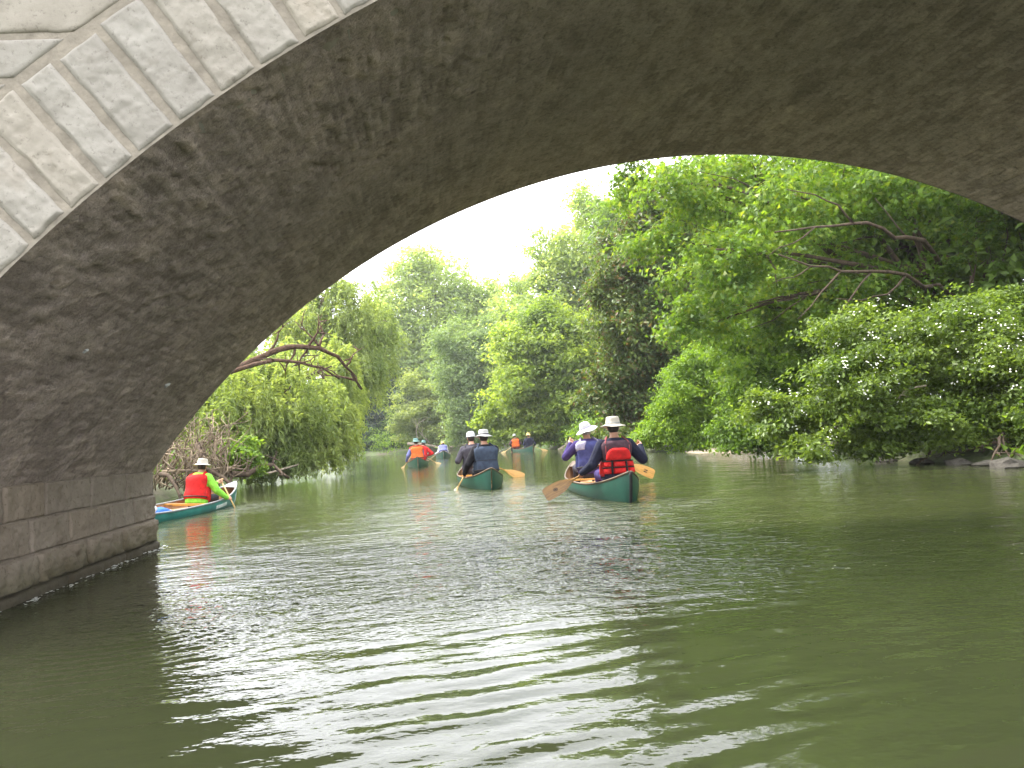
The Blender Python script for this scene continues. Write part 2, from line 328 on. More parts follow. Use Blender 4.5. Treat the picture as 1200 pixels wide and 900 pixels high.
def build_water():
    rr = [0.5]
    while rr[-1] < 170: rr.append(rr[-1] + (rr[-1] * 0.0105 + 0.0012 if rr[-1] < 2.9 else 0.031 if rr[-1] < 11.5 else 0.031 + (rr[-1] - 11.5) * 0.0135))
    rr = np.array(rr)
    aa = np.radians(np.concatenate([np.linspace(-34, 50, 320), np.linspace(50, 326, 40)[1:-1]]))
    R_, A_ = np.meshgrid(rr, aa, indexing='ij')
    X = R_ * np.sin(A_); Y = R_ * np.cos(A_); P = np.stack([X, Y, 0 * X], -1)
    rng = np.random.default_rng(5); Z = np.zeros_like(X)
    sp = np.maximum(np.gradient(rr)[:, None] + 0 * A_, R_ * 0.0046)
    def waves(n, l0, l1, amp, main, spread, mask):
        nonlocal Z
        for _ in range(n):
            lam = l0 * (l1 / l0) ** rng.random(); th = main + spread * rng.normal(); k = 2 * PI / lam
            ph = rng.random() * 2 * PI
            wob = 0.8 * fbm(P, 0.55 / max(lam, .3), 2, int(rng.integers(90)))
            fade = np.clip((lam / sp - 2.5) / 3.0, 0, 1)
            Z += mask * fade * amp * lam * np.sin(k * (X * math.sin(th) + Y * math.cos(th)) + ph + wob * 3.0)
    patch = np.clip(0.55 + 0.9 * fbm(P, 0.16, 3, 11), 0.12, 1.3)
    near = np.exp(-((X - 0.35 - 0.06 * Y) / 1.5) ** 2) * np.exp(-((Y - 2.6) / 1.5) ** 2)     # wake of the boat, long smooth swells
    open_ = np.exp(-((X - 0.9) / 2.0) ** 2) * np.clip((Y - 3.8) / 1.2, 0, 1)
    waves(22, 0.12, 0.34, 0.0021, math.radians(-11), 0.15, 0.10 + 1.35 * near)
    waves(18, 0.06, 0.15, 0.0024, math.radians(-8), 0.3, 0.2 * patch + 1.1 * near * patch + 0.8 * open_)
    waves(20, 0.075, 0.22, 0.0042, math.radians(3), 0.6, 0.16 * patch + 1.15 * open_ * np.exp(-np.clip(Y - 10, 0, 99) / 3))
    waves(8, 0.3, 0.9, 0.0014, math.radians(20), 0.5, patch * np.clip(Y / 8, 0, 1))
    waves(8, 0.22, 0.6, 0.0013, math.radians(50), 0.35, 0.6 * patch * np.clip((X - 1.2) / 1.5, 0, 1))
    waves(18, 0.06, 0.16, 0.0028, math.radians(18), 0.5, 0.75 * patch * np.clip((X - 0.8) / 1.5, 0, 1))
    wake = np.exp(-((X - 2.9) / 1.3) ** 2 - ((Y - 9.6) / 0.9) ** 2) + np.exp(-((X - 1.3) / 1.0) ** 2 - ((Y - 13.6) / 1.0) ** 2) + 0.8 * np.exp(-((X + 3.2) / .8) ** 2 - ((Y - 14.3) / 1.8) ** 2)
    waves(14, 0.16, 0.42, 0.0060, math.radians(8), 0.5, wake)
    # rings spreading from a paddle drip, broken on the side of the pier
    for cx, cy, lam, amp, rad in ((-1.75, 4.85, 0.105, 0.0042, 1.25), (-1.2, 5.3, 0.12, 0.0026, 0.9)):
        r = np.hypot(X - cx, Y - cy); Z += amp * np.sin(2 * PI * r / lam + 2.5 * fbm(P, 1.2, 2, 71)) * np.exp(-((r - rad * 0.65) / (rad * 0.35)) ** 2) * np.clip(0.5 + (X - cx) / r * .7, 0, 1)
    Z *= np.exp(-(R_ / 75) ** 2)
    me = mesh_poly('river_water', np.concatenate([np.stack([X, Y, Z], -1).reshape(-1, 3)]), 4, True, np.concatenate([
        np.stack([(i := np.arange(len(rr) - 1)[:, None]) * len(aa) + (j := np.arange(len(aa))[None, :]), i * len(aa) + (j + 1) % len(aa), (i + 1) * len(aa) + (j + 1) % len(aa), (i + 1) * len(aa) + j], -1).reshape(-1, 4),
        np.stack([np.arange(len(aa) // 2 - 1), len(aa) - 1 - np.arange(len(aa) // 2 - 1), len(aa) - 2 - np.arange(len(aa) // 2 - 1), 1 + np.arange(len(aa) // 2 - 1)], -1)]))
    at_ = me.attributes.new('chop', 'FLOAT', 'POINT')
    ch = 0.75 * np.clip(patch, .3, 1.2) + 2.8 * open_ * np.clip(0.7 + 0.6 * fbm(P, .5, 3, 17), .2, 1.3) * np.exp(-np.clip(Y - 11, 0, 99) / 4) + 0.15 * np.clip((Y - 9) / 5, 0, 1) * patch
    ch += 1.6 * wake
    ch *= 1 - 0.6 * np.clip(near * 1.3, 0, 1)
    at_.data.foreach_set('value', ch.ravel().astype(np.float32))
    link('water', me, M['water'], kind='structure')
build_water()

# ------------------------------------------------------------------ the bridge
XC, ZS, HA, RISE = 3.4635, 0.8258, 6.3351, 3.2614
SK = -0.06; Y0, Y1 = 3.5887, 8.3498
RAD = (HA * HA + RISE * RISE) / (2 * RISE); ZC = ZS + RISE - RAD
TH0 = math.atan2(ZS - ZC, HA)
def face_y(x, far=False): return (Y1 if far else Y0) + SK * (x - XC)
bridge = thing('stone_bridge', 'grey stone arch bridge spanning the river overhead with pale voussoirs', 'bridge', (XC, Y0, 0))
def bpart(name, me, mat, kind=None, parent=None):
    o = link(name, me, mat, parent or bridge, kind)
    if (parent or bridge) is bridge: o.matrix_parent_inverse = Matrix.Translation((-XC, -Y0, 0))
    return o
def build_soffit():
    th = np.concatenate([np.linspace(PI - TH0, 0.95, 560), np.linspace(0.95, TH0, 60)[1:]]); q = np.linspace(0, 1, 200)
    T, Q = np.meshgrid(th, q, indexing='ij')
    s = (PI - TH0 - T) * RAD
    x0 = XC + RAD * np.cos(T); ya = Y0 + SK * (x0 - XC) + 0.012; yb = Y1 + SK * (x0 - XC) - 0.012
    Yv = ya + (yb - ya) * Q
    P = np.stack([s, Yv, 0 * s], -1)
    # brick courses laid along the vault, smeared over with mortar
    bw, bl = 0.072, 0.18
    warp = 0.035 * fbm(P, 2.6, 3, 4) + 0.05 * fbm(P, 0.8, 2, 14)
    row = np.floor((s + warp) / bw); fs = (s + warp) / bw - row
    off = (row % 2) * 0.5 + 0.13 * np.sin(row * 12.7)
    col = np.floor(Yv / bl + off); fy = Yv / bl + off - col
    ids = np.stack([row, col, 0 * row], -1)
    hb = vnoise(ids * 1.0 + 0.5, 1.0, 9)
    edge = np.minimum(np.minimum(fs, 1 - fs) * bw, np.minimum(fy, 1 - fy) * bl)
    joint = np.clip(1 - edge / 0.012, 0, 1)
    smear = np.clip(0.42 + 1.3 * fbm(P, 0.9, 4, 21) - 0.25 * np.clip((s - 6) / 5, 0, 1), 0, 1)
    h = (1 - 0.72 * smear) * (0.011 * hb - 0.008 * joint) + 0.016 * fbm(P * np.array([1.0, 0.6, 1]), 6, 4, 31) + 0.011 * fbm(P, 15, 3, 41) + 0.02 * fbm(P, 0.7, 2, 51)
    pits = np.clip(fbm(P, 9, 2, 61) - 0.52, 0, 1) * 0.10
    h -= pits
    ends = np.minimum(1, np.minimum(Q, 1 - Q) / 0.03)
    Rr = RAD - 0.018 - h * (0.3 + 0.7 * ends)
    V = np.stack([XC + Rr * np.cos(T), Yv, ZC + Rr * np.sin(T)], -1)
    me = mesh_poly('vault_soffit', V, 4, True, grid_faces(len(th), len(q)))
    at_ = me.attributes.new('course', 'FLOAT', 'POINT')
    at_.data.foreach_set('value', np.clip(0.5 + (1 - 0.75 * smear) * (0.75 * hb - 0.45 * joint) + 0.35 * fbm(P * np.array([1.0, 0.6, 1]), 7, 4, 31) + 0.3 * fbm(P, 18, 2, 41) - 2.5 * pits, 0, 1).ravel().astype(np.float32))
    bpart('vault_soffit', me, M['soffit'])
build_soffit()
def rough_block(name, corners, depth_dir, seed, nu, nv, amp, edge=0.02, freq=9.0, bulge=0.0):
    """A stone: front face over the quad corners (4 points in order), pillowed and hewn, with sides running back along depth_dir."""
    c = [np.array(p, float) for p in corners]; dd = np.array(depth_dir, float); nrm = -dd / np.linalg.norm(dd)
    u = np.linspace(0, 1, nu); v = np.linspace(0, 1, nv); U, W = np.meshgrid(u, v, indexing='ij'); U = U[..., None]; W = W[..., None]
    P = c[0] * (1 - U) * (1 - W) + c[1] * U * (1 - W) + c[2] * U * W + c[3] * (1 - U) * W
    lu = np.linalg.norm(c[1] - c[0]); lv = np.linalg.norm(c[3] - c[0])
    e = np.minimum(np.minimum(U, 1 - U) * lu, np.minimum(W, 1 - W) * lv)[..., 0]
    k = np.clip(e / edge, 0, 1); k = k * k * (3 - 2 * k)
    h = k * (bulge * (1 - (2 * U[..., 0] - 1) ** 2) * (1 - (2 * W[..., 0] - 1) ** 2) + amp * (0.7 + fbm(P, freq, 4, seed)) + amp * 0.5 * fbm(P, freq * 0.35, 2, seed + 5)) - (1 - k) * 0.004
    # uneven outline
    jit = (1 - np.clip(e / 0.03, 0, 1))[..., None] * (0.005 if name == 'facing_stone' else 0.010)
    ctr = (c[0] + c[1] + c[2] + c[3]) / 4
    P = P + (ctr - P) / np.linalg.norm(ctr - P + 1e-9, axis=-1, keepdims=True) * jit * (0.5 + 0.9 * vnoise(P, 14, seed + 3)[..., None])
    F = P + nrm * h[..., None]
    V = F.reshape(-1, 3); faces = grid_faces(nu, nv)
    ring = [i * nv for i in range(nu)] + [(nu - 1) * nv + j for j in range(1, nv)] + [i * nv + nv - 1 for i in range(nu - 2, -1, -1)] + [j for j in range(nv - 2, 0, -1)]
    back = V[ring] + dd; n0 = len(V); V = np.concatenate([V, back]); m = len(ring)
    sides = np.array([(ring[i], ring[(i + 1) % m], n0 + (i + 1) % m, n0 + i) for i in range(m)])
    me = mesh_poly(name, V, 4, False, np.concatenate([faces, sides]))
    bm = bmesh.new(); bm.from_mesh(me); bmesh.ops.recalc_face_normals(bm, faces=bm.faces[:]); bm.to_mesh(me); bm.free()
    me.polygons.foreach_set('use_smooth', np.concatenate([np.ones(len(faces), bool), np.zeros(m, bool)])[:len(me.polygons)])
    return me
VD = 0.635                                            # depth of the voussoir ring
def ring_pt(ang, r, far=False, out=0.0):
    x = XC + r * math.cos(ang); y = face_y(x, far) + (out if far else -out)
    return (x, y, ZC + r * math.sin(ang))
def build_voussoirs():
    rng = random.Random(3)
    # the joints read off the near ring; the rest of the ring follows the same spacing
    joints = [134.35, 132.65, 130.96, 129.34, 127.81, 125.99, 124.13, 122.38, 120.47, 118.72]
    a = 134.35
    while a < 180 - math.degrees(TH0) - 0.4: a += 1.68 + rng.uniform(-.1, .1); joints.insert(0, a)
    a = 118.72
    while a > math.degrees(TH0) + 1.0: a -= 1.70 + rng.uniform(-.12, .12); joints.append(a)
    for k, (p, q) in enumerate(zip(joints, joints[1:])):
        gap = 0.021 if 133 > p else 0.012
        pa, qa = math.radians(p), math.radians(q); g1, g2 = gap / RAD, gap / (RAD + VD)
        seen = 115 < (p + q) / 2 < 139
        r1 = RAD + VD - rng.uniform(0.0, 0.035)
        cs = [ring_pt(pa - g1 * rng.uniform(.6, 1.1), RAD - .010), ring_pt(qa + g1 * rng.uniform(.6, 1.1), RAD - .010), ring_pt(qa + g2 * rng.uniform(.7, 1.4), r1), ring_pt(pa - g2 * rng.uniform(.7, 1.4), r1)]
        nu, nv = (30, 70) if seen else (4, 6)
        me = rough_block('voussoir', cs, (0, 0.25, 0), 100 + k * 3, nu, nv, 0.013, 0.020, 15.0, 0.003)
        bpart('voussoir', me, M['stone'])
    a = 180 - math.degrees(TH0); k = 0
    while a > math.degrees(TH0) + 1:
        b2 = max(a - 3.4, math.degrees(TH0)); pa, qa = math.radians(a), math.radians(b2); g = 0.012 / RAD
        cs = [ring_pt(qa + g, RAD, True), ring_pt(pa - g, RAD, True), ring_pt(pa - g, RAD + VD, True), ring_pt(qa + g, RAD + VD, True)]
        bpart('voussoir', rough_block('voussoir', cs, (0, -0.25, 0), 400 + k * 3, 4, 5, 0.008, 0.02), M['stone']); a = b2; k += 1
build_voussoirs()
ZTOP = 5.55
def build_spandrels():
    # mortar-coloured core behind the stone faces, pierced by the arch
    for far in (False, True):
        n = 120; V = []; inset = 0.0055
        for i in range(n + 1):
            t = PI - TH0 - (PI - 2 * TH0) * i / n
            x, y, z = ring_pt(t, RAD - 0.022, far, -inset); V += [(x, y, z), (x, y, ZTOP)]
        F = [(2 * i, 2 * i + 2, 2 * i + 3, 2 * i + 1) for i in range(n)]
        for sx in (-1, 1):
            xa = XC + sx * (HA - .02); xb = XC + sx * (HA + 9.0); b = len(V)
            for xx, zz in ((xa, -1), (xb, -1), (xb, ZTOP), (xa, ZTOP)): V.append((xx, face_y(xx, far) + (-inset if far else inset), zz))
            F.append((b, b + 1, b + 2, b + 3))
        bpart('mortar_face', mesh_poly('mortar_face', V, 4, False, F), M['mortar'])
    bm = bmesh.new()
    xa, xb = XC - HA - 9, XC + HA + 9
    for z0, z1, o in ((ZTOP, ZTOP + 0.22, 0.10), (ZTOP + 0.22, ZTOP + 0.30, 0.02)):
        vs = [bm.verts.new((x, face_y(x, f) + (o if f else -o), z)) for z in (z0, z1) for x, f in ((xa, False), (xb, False), (xb, True), (xa, True))]
        bm.faces.new(vs[3::-1]); bm.faces.new(vs[4:])
        for i in range(4): bm.faces.new((vs[i], vs[(i + 1) % 4], vs[4 + (i + 1) % 4], vs[4 + i]))
    bpart('coping', bm_mesh('coping', bm, False), M['stone'])
    # coursed facing stones: (course bottom, top); stones cut to the extrados
    rng = random.Random(11); R2 = RAD + VD + 0.022
    courses = [2.30, 2.565, 2.835, 3.06, 3.33, 3.56, 3.83, 4.06, 4.32, 4.58, 4.83, 5.10, 5.33, 5.54]
    rest = []
    for ci, (za, zb) in enumerate(zip(courses, courses[1:])):
        def xe(z): 
            d = R2 * R2 - (z - ZC) ** 2
            return XC - math.sqrt(d) if d > 0 else XC
        x = xe(za) - 0.01 if za < ZC + R2 else XC; first = True
        while x > -5.6:
            Lx = rng.uniform(0.5, 1.0); x2 = x - Lx
            g = 0.016
            top_r = min(xe(zb) - 0.01, x) if first and za < ZC + R2 else x - g
            cs = [(x2 + g, za + g), (x - (0 if first else g), za + g), (top_r, zb - g), (x2 + g, zb - g)]
            if first: cs[1] = (xe(za + g) - 0.012, za + g); cs[2] = (min(xe(zb - g) - 0.012, cs[1][0]) if False else xe(zb - g) - 0.012, zb - g)
            if cs[2][0] > 3.0: cs[2] = (XC, zb - g)
            pts = [(px, face_y(px), pz) for px, pz in cs]
            seen = x > -3.4 and za < 4.2
            me = rough_block('facing_stone', pts, (0, 0.2, 0), 700 + ci * 31 + int(x2 * 10), 34 if seen else 4, 16 if seen else 4, 0.006, 0.010, 14.0, 0.002)
            if x > -4.0 and za < 4.4: bpart('facing_stone', me, M['stone'])
            else: rest.append(me)
            x = x2; first = False
    bm = bmesh.new()
    for me in rest: bm.from_mesh(me)
    bpart('facing_stonework', bm_mesh('facing_stonework', bm, False), M['stone'], 'stuff')
build_spandrels()
def build_piers():
    # courses as seen under the springing: (bottom, top, how far proud of the wall, joints along the barrel)
    courses = [(0.562, 0.822, 0.0, [4.0, 4.75, 5.72, 6.32, 7.14, 7.95, 8.31, 8.72]), (0.310, 0.559, 0.010, [4.0, 4.6, 5.45, 6.05, 6.69, 7.5, 8.1, 8.725]),
               (0.082, 0.307, 0.026, [4.0, 5.2, 6.1, 7.0, 7.7, 8.725]), (-0.45, 0.079, 0.040, [4.0, 5.5, 6.6, 7.8, 8.73])]
    for side in (-1, 1):
        xw = XC + side * (HA + 0.0)
        dy = 0 if side < 0 else SK * 2 * HA
        for ci, (za, zb, proud, js) in enumerate(courses):
            for k, (ya, yb) in enumerate(zip(js, js[1:])):
                x = xw - side * (proud + 0.012); g = 0.002
                ya2, yb2 = ya + dy + g, yb + dy - g
                # the left wall faces +x
                cs = [(x, ya2, za), (x, yb2, za), (x, yb2, zb), (x, ya2, zb)]
                if side > 0: cs = [cs[1], cs[0], cs[3], cs[2]]
                amp = (0.020, 0.024, 0.050, 0.036)[ci]; n = 34 if side < 0 else 8
                me = rough_block('pier_stone', cs, (side * 0.3, 0, 0), 900 + ci * 40 + k, n, n if ci != 3 else 20, amp, 0.014 if ci > 1 else 0.012, 9.0 if ci > 1 else 12, 0.0)
                bpart('pier_stone', me, M['pier'])
        bm = bmesh.new()
        ya = face_y(xw); yb = face_y(xw, True)
        vs = [(xw + side * 0.01, ya + .02, -1), (xw + side * 0.01, yb - .02, -1), (xw + side * 0.01, yb - .02, ZS + 0.03), (xw + side * 0.01, ya + .02, ZS + .03)]
        bm.faces.new([bm.verts.new(v) for v in vs])
        for za, zb, proud, js in courses:
            xx = xw - side * (proud + 0.004); bm.faces.new([bm.verts.new(v) for v in ((xx, js[0] + dy, za - .006), (xx, js[-1] + dy - .006, za - .006), (xx, js[-1] + dy - .006, zb + .006), (xx, js[0] + dy, zb + .006))])
        bpart('pier_core', bm_mesh('pier_core', bm, False), M['pier'])
    # outward returns of the abutments (far side), so the pier has its corner
build_piers()
def chip(p, r, seed):
    bm = bmesh.new(); bmesh.ops.create_icosphere(bm, subdivisions=2, radius=1.0)
    for v in bm.verts: v.co = Vector(p) + Vector((v.co.x * r * .7, v.co.y * r * 1.3, v.co.z * r * .9)) * (1 + 0.35 * mnoise.noise(v.co * 1.7 + Vector((seed, 0, 0))))
    bpart('stone_chip', bm_mesh('stone_chip', bm, False), M['chip'])
chip((-2.15, 5.33, 1.70), 0.036, 1); chip((-2.24, 7.27, 1.62), 0.042, 5)
# foam and wet grit caught along the foot of the pier
def build_foam():
    rng = np.random.default_rng(4); V = []
    for _ in range(260):
        y = rng.uniform(4.2, 8.75); r = rng.uniform(0.004, 0.013); x = XC - HA + 0.100 + 0.02 * math.sin(y * 9) + abs(rng.normal()) * 0.035
        if math.sin(y * 5.3) + math.sin(y * 13.1) + rng.normal() * .6 < -0.2: continue
        n = 6; z = 0.008 + rng.uniform(0, 0.006)
        V += [(x + r * math.cos(2 * PI * k / n), y + r * 1.6 * math.sin(2 * PI * k / n), z) for k in range(n)]
    link('foam', mesh_poly('foam', V, 6), simple('foam', (0.75, 0.75, 0.72), 0.6, 0.05), kind='stuff')['label'] = 'white foam flecks along the foot of the bridge pier'
build_foam()

# ------------------------------------------------------------------ trees
UP = np.array([0, 0, 1.0])
def unit(a): return a / (np.linalg.norm(a, axis=-1, keepdims=True) + 1e-9)
STAR = []
for k in range(1, 4):
    a = (k - 2) * 0.62
    STAR.append((math.sin(a) * (0.62 if k != 2 else 0), 0.32 + math.cos(a) * (0.62 if k != 2 else 0.68)))
    if k < 3: b_ = a + 0.31; STAR.append((math.sin(b_) * 0.33, 0.32 + math.cos(b_) * 0.33))
STAR = np.array([(0.0, 0.0)] + STAR)      # base and a five-lobed outline
def make_leaves(name, blobs, nsub, nclump, nleaf, size, aspect=0.5, droop=0.0, spread=0.2, seed=1, shape='diamond', shell=0.8, strands=False, flat=0.45, subr=(.16, .42)):
    """Leaf faces spread in clumps over sub-lobes of the ellipsoids blobs = [(centre, radii)]."""
    rng = np.random.default_rng(seed); cs = []; ns = []
    vol = np.array([np.prod(r) ** (2 / 3) for _, r in blobs]); vol = vol / vol.mean()
    for (c, r), vv in zip(blobs, vol):
        c = np.array(c, float); r = np.array(r, float)
        m = max(3, int(nsub * vv))
        d = unit(rng.normal(size=(m, 3))); rag = 1 + 0.30 * vnoise(d * 1.9 + c, 1.0, 5)[:, None]; sc = c + d * r * rag * (shell * rng.random((m, 1)) ** 0.45)
        sr = r.mean() * rng.uniform(subr[0], subr[1], (m, 1)) 
        d2 = unit(rng.normal(size=(m, nclump, 3))); q = np.where(rng.random((m, nclump, 1)) < 0.24, rng.uniform(1.0, 1.9, (m, nclump, 1)), rng.random((m, nclump, 1)) ** 0.5)
        rs = np.minimum(r, r.mean() * 1.2) / r.mean()
        cp = sc[:, None] + d2 * (sr[:, None] * rs) * q * np.array([1, 1, 0.75])
        cs.append(cp.reshape(-1, 3)); ns.append(unit(0.6 * d2 + 0.5 * d[:, None]).reshape(-1, 3))
    cs = np.concatenate(cs); ns = np.concatenate(ns); m = len(cs)
    sg = np.array([b[1].mean() if hasattr(b[1], 'mean') else np.mean(b[1]) for b in blobs]).mean() * spread
    if strands:
        tpar = rng.random((m, nleaf, 1)); sway = unit(ns * np.array([1, 1, 0]) + 0.5 * rng.normal(size=(m, 3)) * np.array([1, 1, 0]))
        P = cs[:, None] + sway[:, None] * tpar * sg * 1.0 - UP * (tpar ** 1.6) * sg * 3.2 + rng.normal(size=(m, nleaf, 3)) * sg * 0.16
    else:
        g = rng.normal(size=(m, nleaf, 3)) * sg * np.array([1, 1, flat])
        P = cs[:, None] + g; P[..., 2] -= droop * (g[..., 0] ** 2 + g[..., 1] ** 2) ** 0.5
    P = P.reshape(-1, 3); N = np.repeat(ns, nleaf, 0); K = len(P)
    n = unit(0.45 * N + 0.55 * UP + 0.55 * rng.normal(size=(K, 3)))
    d = rng.normal(size=(K, 3)) + 0.6 * N - UP * (0.35 + (1.6 if strands else droop))
    d = unit(d - n * (d * n).sum(1, keepdims=True)); s = np.cross(d, n)
    L = size * rng.uniform(0.6, 1.3, (K, 1)); W = L * aspect
    if shape == 'star':
        V = P[:, None] + s[:, None] * STAR[None, :, 0:1] * L[:, None] + d[:, None] * (STAR[None, :, 1:2] - 0.3) * L[:, None] - n[:, None] * (np.abs(STAR[None, :, 0:1]) * 0.25 * L[:, None])
        return mesh_poly(name, V, V.shape[1])
    fold = 0.14 * L
    V = np.stack([P - d * L * .5, P + s * W * .5 + n * fold, P + d * L * .5, P - s * W * .5 + n * fold], 1).reshape(-1, 3)
    b = np.arange(K)[:, None] * 4
    return mesh_poly(name, V, 3, False, np.concatenate([b + np.array([[0, 1, 2]]), b + np.array([[0, 2, 3]])], 1).reshape(-1, 3))
def limb(rng, a, b, n=6, wob=0.06, sag=0.0):
    a = Vector(a); b = Vector(b); L = (b - a).length; P = []
    ph = [rng.uniform(0, 6.28) for _ in range(3)]
    for i in range(n + 1):
        t = i / n; k = math.sin(PI * t) * wob * L
        P.append(a.lerp(b, t) + Vector((k * math.sin(ph[0] + 4 * t), k * math.sin(ph[1] + 4 * t), k * 0.6 * math.sin(ph[2] + 3 * t) + sag * L * math.sin(PI * t))))
    return P
def blob_px(px, py, rx, ry, Y, dz=1.0):
    c = at(px, py, Y); k = Y / FPX
    return (np.array(c), np.array([rx * k, (rx + ry) * 0.5 * k * dz, ry * k]))
def make_tree(name, label, cat, base, blobs, mat, trunk_r=0.2, seed=1, group=None, bark='bark', lean=None, twigs=3, forks=None, **kw):
    base = Vector(base); rng = random.Random(seed)
    if name != 'wood_tree':
        blobs = [(c, r * np.array([1.12, 1.12, 1.10])) for c, r in blobs]; kw['nsub'] = int(kw['nsub'] * (1.25 if mat == 'pale' else 1.6)); kw['size'] *= 1.12
    root = thing(name, label, cat, base, 0, group)
    me = make_leaves('crown', blobs, seed=seed, **kw)
    inv = Matrix.Translation(-base)
    cr = link('crown', me, L_[mat], root); cr.matrix_parent_inverse = inv
    # trunk up to the middle of the crown, then one limb into every lobe, and twigs within it
    bm = bmesh.new()
    cz = sum((Vector(b[0]) for b in blobs), Vector()) / len(blobs)
    top = Vector(lean) if lean is not None else Vector((base.x * .45 + cz.x * .55, base.y * .45 + cz.y * .55, base.z + (cz.z - base.z) * 0.8))
    tr = limb(rng, base - Vector((0, 0, .4)), top, 8, 0.035)
    add_tube(bm, tr, [trunk_r * (1.25 if i == 0 else 1 - 0.075 * i) for i in range(len(tr))], 9)
    for c, r in blobs:
        c = Vector(c); k = rng.choice([4, 5, 6, 7]); s = tr[k]
        e = c + Vector((rng.uniform(-.2, .2) * r[0], rng.uniform(-.2, .2) * r[1], .25 * r[2]))
        lb = limb(rng, s, e, 6, 0.07, 0.04); r0 = trunk_r * (0.55 - 0.03 * k)
        add_tube(bm, lb, [r0 * (1 - 0.12 * i) for i in range(len(lb))], 6)
        for q in range(twigs):
            d = Vector((rng.gauss(0, 1), rng.gauss(0, 1), rng.gauss(.3, .8))).normalized()
            f = c + Vector((d.x * r[0], d.y * r[1], d.z * r[2])) * rng.uniform(.6, .95)
            tw = limb(rng, lb[rng.choice([3, 4, 5])], f, 4, 0.08); add_tube(bm, tw, [r0 * .38 * (1 - .2 * i) for i in range(len(tw))], 5)
    t = link('trunk', bm_mesh('trunk', bm), M[bark], root); t.matrix_parent_inverse = inv
    return root
def bpos(px, Y):
    """Ground point on the bearing of photo column px at distance Y."""
    p = at(px, 500, Y); x, y = p.x, p.y
    for _ in range(60):                       # trunks stand on the bank, not in the river
        if float(river_sd(np.array([x]), np.array([y]))[0]) > 0.6: break
        if y > 60: y += .5
        else: x += -.25 if x < 1.5 else .25
    return (x, y, gz(x, y))
def B(*rows): return [blob_px(*r) for r in rows]

# right bank, near to far
maple = make_tree('maple_tree', 'large maple arching over the river from the right bank with dark spreading limbs', 'tree', bpos(1128, 19),
    B((1060, 215, 120, 55, 17), (930, 250, 105, 70, 18), (850, 310, 70, 60, 17.5), (990, 330, 100, 50, 18), (1160, 250, 70, 45, 19), (790, 225, 55, 55, 19), (830, 390, 50, 45, 18.5), (1000, 120, 200, 80, 19), (1190, 180, 110, 90, 19.5), (900, 370, 60, 45, 19), (860, 220, 70, 50, 20), (1040, 370, 70, 40, 19), (960, 390, 60, 40, 20), (780, 300, 45, 45, 20), (730, 215, 30, 40, 21)),
    'maple', 0.26, 21, lean=at(1112, 300, 18.5), nsub=15, nclump=15, nleaf=12, size=0.145, spread=0.12, shape='star', shell=0.85, subr=(.2, .36), droop=0.3)
def maple_branches():
    A = [(1126, 352, 18.2), (1100, 334, 17), (1062, 322, 16.2), (1022, 318, 15.6), (985, 318, 15.2), (950, 312, 14.9), (912, 298, 14.8)]
    Bm = [(1118, 318, 18.4), (1092, 294, 17), (1062, 278, 16), (1035, 268, 15.5), (1000, 262, 15.1), (955, 266, 14.9), (908, 272, 14.8)]
    for rows, r in ((A, .058), (Bm, .065), ([A[4], (962, 343, 15), (935, 374, 14.9)], .024), ([A[3], (1000, 345, 15.4), (985, 366, 15.3), (962, 398, 15.2)], .022), ([Bm[4], (982, 240, 14.9), (955, 228, 14.8), (922, 222, 14.8)], .028),
                    ([Bm[5], (930, 285, 14.8), (897, 302, 14.7)], .02), ([Bm[2], (1040, 250, 15.8), (1025, 232, 15.6)], .022), ([A[2], (1040, 345, 16), (1010, 352, 15.7), (980, 350, 15.5)], .03), ([A[5], (930, 325, 14.8), (905, 332, 14.8)], .018)):
        bm = bmesh.new(); n = len(rows)
        P = [at(*rows[0])]
        rg = random.Random(int(rows[1][0] * 7))
        for p, q in zip(rows, rows[1:]):
            p_, q_ = at(*p), at(*q); L = (q_ - p_).length; P += [p_.lerp(q_, .5) + Vector((rg.gauss(0, .035), rg.gauss(0, .035), rg.gauss(0, .045))) * L, q_]
        add_tube(bm, P, [r * (1 - 0.82 * i / len(P)) for i in range(len(P))], 7)
        o = link('branch', bm_mesh('branch', bm), M['bark'], maple); o.matrix_parent_inverse = Matrix.Translation(-maple.location)
maple_branches()
for i, (px, Y, top, lx) in enumerate(((1152, 17.5, 285, -6), (1176, 17.8, 262, 4), (1192, 18.4, 270, 10))):
    make_tree('sapling', ('slim dark sapling stem beside the maple trunk', 'slender sapling in the middle of three by the maple', 'thin sapling standing farthest from the maple trunk')[i], 'tree', bpos(px, Y),
        B((px + lx, top - 30, 45, 35, Y), (px - 25, top + 20, 25, 18, Y)), 'maple', 0.075, 60 + i, 'saplings behind the flowering shrub', nsub=8, nclump=8, nleaf=8, size=0.13, spread=0.14)
dog = make_tree('flowering_shrub', 'broad leafy shrub with white blossom hanging over the water on the right bank', 'shrub', bpos(1110, 15),
    B((1050, 395, 100, 42, 14), (1140, 425, 85, 70, 13.6), (1000, 455, 75, 48, 13.6), (935, 490, 45, 34, 14), (1080, 490, 80, 36, 13.2), (1185, 470, 55, 62, 12.6), (958, 522, 34, 20, 13.2), (1170, 370, 60, 40, 14), (905, 478, 34, 26, 14.2), (1030, 512, 60, 20, 13.4)),
    'dogwood', 0.09, 31, nsub=19, nclump=18, nleaf=15, size=0.085, aspect=0.55, spread=0.13, droop=0.35, shell=0.88, subr=(.2, .34), twigs=5)
